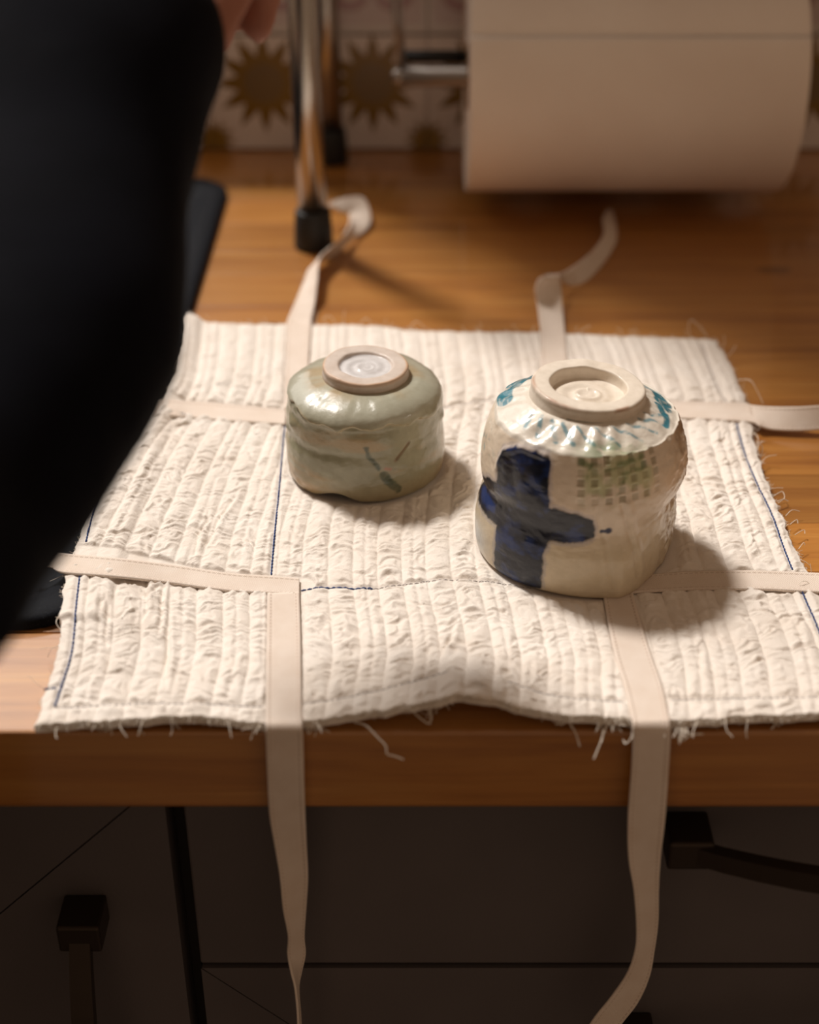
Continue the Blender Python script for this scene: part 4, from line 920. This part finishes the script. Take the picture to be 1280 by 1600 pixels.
pe = tag(empty('person', (0, 0, 0)), 'person in dark navy clothing leaning over the sink, sleeve filling the left', 'person')
def seen(x, y, d):
    """point at distance d along the view axis that was measured at (x, y)"""
    c, sn = math.cos(PITCH), math.sin(PITCH); uu, vv_ = (x - 640) / F_PX * d, -(y - 800) / F_PX * d
    return CAM + Vector((uu, c * d + vv_ * sn, -sn * d + vv_ * c))
SLV = [(seen(-185, 860, .38), .0375), (seen(-5, 710, .41), .0335), (seen(85, 525, .44), .0375), (seen(112, 300, .47), .0375), (seen(140, 70, .50), .0455)]
ELB, WRI = SLV[0][0], seen(210, 80, .515)
KNU = seen(252, -60, .535)
SHO = Vector((-0.235, -0.475, 0.385)); SHL = Vector((-0.60, -0.44, 0.375)); ELL = Vector((-0.63, -0.29, 0.13)); WRL = Vector((-0.47, -0.10, 0.115))
HIP = Vector((-0.44, -0.50, 0.0)); CHE = Vector((-0.42, -0.47, 0.30)); NEK = Vector((-0.415, -0.43, 0.46)); HEA = Vector((-0.41, -0.36, 0.60))
bm = bmesh.new()
for a, ra, b, rb in ((HIP + Vector((-.06, 0, 0)), .11, CHE + Vector((-.07, 0, 0)), .105), (HIP + Vector((.06, 0, 0)), .11, CHE + Vector((.07, 0, 0)), .105), (CHE + Vector((-.1, 0, .05)), .08, CHE + Vector((.1, 0, .05)), .08), (CHE, .07, NEK, .055), (NEK, .055, HEA, .052),
                     (SHO, .05, ELB, .033), (ELB, .030, WRI, .024), (SHL, .05, ELL, .040), (ELL, .038, WRL, .027)): capsule(bm, a, ra, b, rb)
capsule(bm, HEA + Vector((0, .005, 0.045)), .078, HEA + Vector((0, -.02, 0.10)), .088); capsule(bm, HEA + Vector((0, .045, -0.01)), .045, HEA + Vector((0, .03, 0.05)), .065)
capsule(bm, HEA + Vector((0, .088, .065)), .009, HEA + Vector((0, .108, .032)), .013)
for s in (-1, 1):
    capsule(bm, HEA + Vector((s * .078, -.01, .06)), .012, HEA + Vector((s * .080, -.014, .03)), .010)
    capsule(bm, HIP + Vector((s * .085, 0, -.02)), .085, HIP + Vector((s * .10, .02, -.46)), .055); capsule(bm, HIP + Vector((s * .10, .02, -.46)), .052, HIP + Vector((s * .105, -.01, -.83)), .038); capsule(bm, HIP + Vector((s * .105, -.03, -.862)), .034, HIP + Vector((s * .12, .14, -.868)), .028)
def hand(w, k, side, curl=0.5):
    f = (k - w).normalized(); r = f.cross(Vector((0, 0, 1))).normalized(); up = r.cross(f)
    for i in (-1.5, -.5, .5, 1.5): capsule(bm, w + r * i * .011, .0135, k + r * i * .019, .0115)
    for i, L in ((-1.5, .066), (-.5, .076), (.5, .072), (1.5, .056)):
        b0 = k + r * i * .019; p = b0; d = f.copy(); rad = .0095
        for q, seg in enumerate((.45, .32, .23)):
            d = (Matrix.Rotation(-curl * (0.55 + .25 * q), 3, r) @ d); p2 = p + d * L * seg; capsule(bm, p, rad, p2, rad * .92, 4, 12); p = p2; rad *= .92
    b0 = w + f * .025 + r * side * .028; b1 = b0 + (f * .6 + r * side * .8).normalized() * .040 - up * .008; b2 = b1 + (f * .9 + r * side * .25 - up * .25).normalized() * .032
    capsule(bm, w + f * .008 + r * side * .012, .0155, b0, .0145, 4, 12); capsule(bm, b0, .0135, b1, .0115, 4, 12); capsule(bm, b1, .0115, b2, .0095, 4, 12)
hand(WRI, KNU, -1, 1.2); hand(WRL, WRL + Vector((.06, .06, -.02)), 1, 0.5)
fuse('body', bm, 0.0045, 6, M['skin'], pe)
bm = bmesh.new()
for a, ra, b, rb in ((HIP + Vector((-.06, 0, -.06)), .135, CHE + Vector((-.07, 0, 0)), .125), (HIP + Vector((.06, 0, -.06)), .135, CHE + Vector((.07, 0, 0)), .125), (CHE + Vector((-.1, 0, .05)), .095, CHE + Vector((.1, 0, .05)), .095), (CHE + Vector((0, 0, .06)), .09, NEK + Vector((0, 0, .01)), .066),
                     (CHE + Vector((.1, 0, .05)), .09, SHO, .080), (SHO, .080, SLV[0][0], SLV[0][1] + .004), (CHE + Vector((-.1, 0, .05)), .09, SHL, .080), (SHL, .080, ELL, .066), (ELL, .064, WRL, .040)): capsule(bm, a, ra, b, rb, 8, 24)
for (a, ra), (b, rb) in zip(SLV, SLV[1:]): capsule(bm, a, ra, b, rb, 8, 24)
fuse('sweater', bm, 0.006, 8, M['navy'], pe, disp=0.005)
bm = bmesh.new()
capsule(bm, HIP + Vector((-.06, 0, -.02)), .118, HIP + Vector((.06, 0, -.02)), .118)
for s in (-1, 1): capsule(bm, HIP + Vector((s * .085, 0, -.03)), .10, HIP + Vector((s * .10, .02, -.46)), .072); capsule(bm, HIP + Vector((s * .10, .02, -.46)), .072, HIP + Vector((s * .105, -.01, -.80)), .062)
fuse('trousers', bm, 0.008, 6, M['trouser'], pe)
bm = bmesh.new(); capsule(bm, HEA + Vector((0, -.012, 0.065)), .084, HEA + Vector((0, -.030, 0.108)), .094); capsule(bm, HEA + Vector((0, -.06, 0.02)), .055, HEA + Vector((0, -.05, 0.09)), .075); fuse('hair', bm, 0.006, 4, M['hair'], pe, disp=0.006)
for s in (-1, 1):
    bm = bmesh.new(); bmesh.ops.create_uvsphere(bm, u_segments=16, v_segments=10, radius=0.0115, matrix=Matrix.Translation(HEA + Vector((s * .031, .082, .068)))); o = from_bm('eye', bm, M['eye']); o.parent = pe
    bm = bmesh.new(); capsule(bm, HEA + Vector((s * .018, .094, .084)), .004, HEA + Vector((s * .046, .082, .086)), .003); o = from_bm('eyebrow', bm, M['hair']); o.parent = pe
bm = bmesh.new(); capsule(bm, HEA + Vector((-.018, .088, .004)), .006, HEA + Vector((.018, .088, .004)), .006); o = from_bm('mouth', bm, new_mat('lips', (0.36, 0.12, 0.10), 0.5)); o.parent = pe
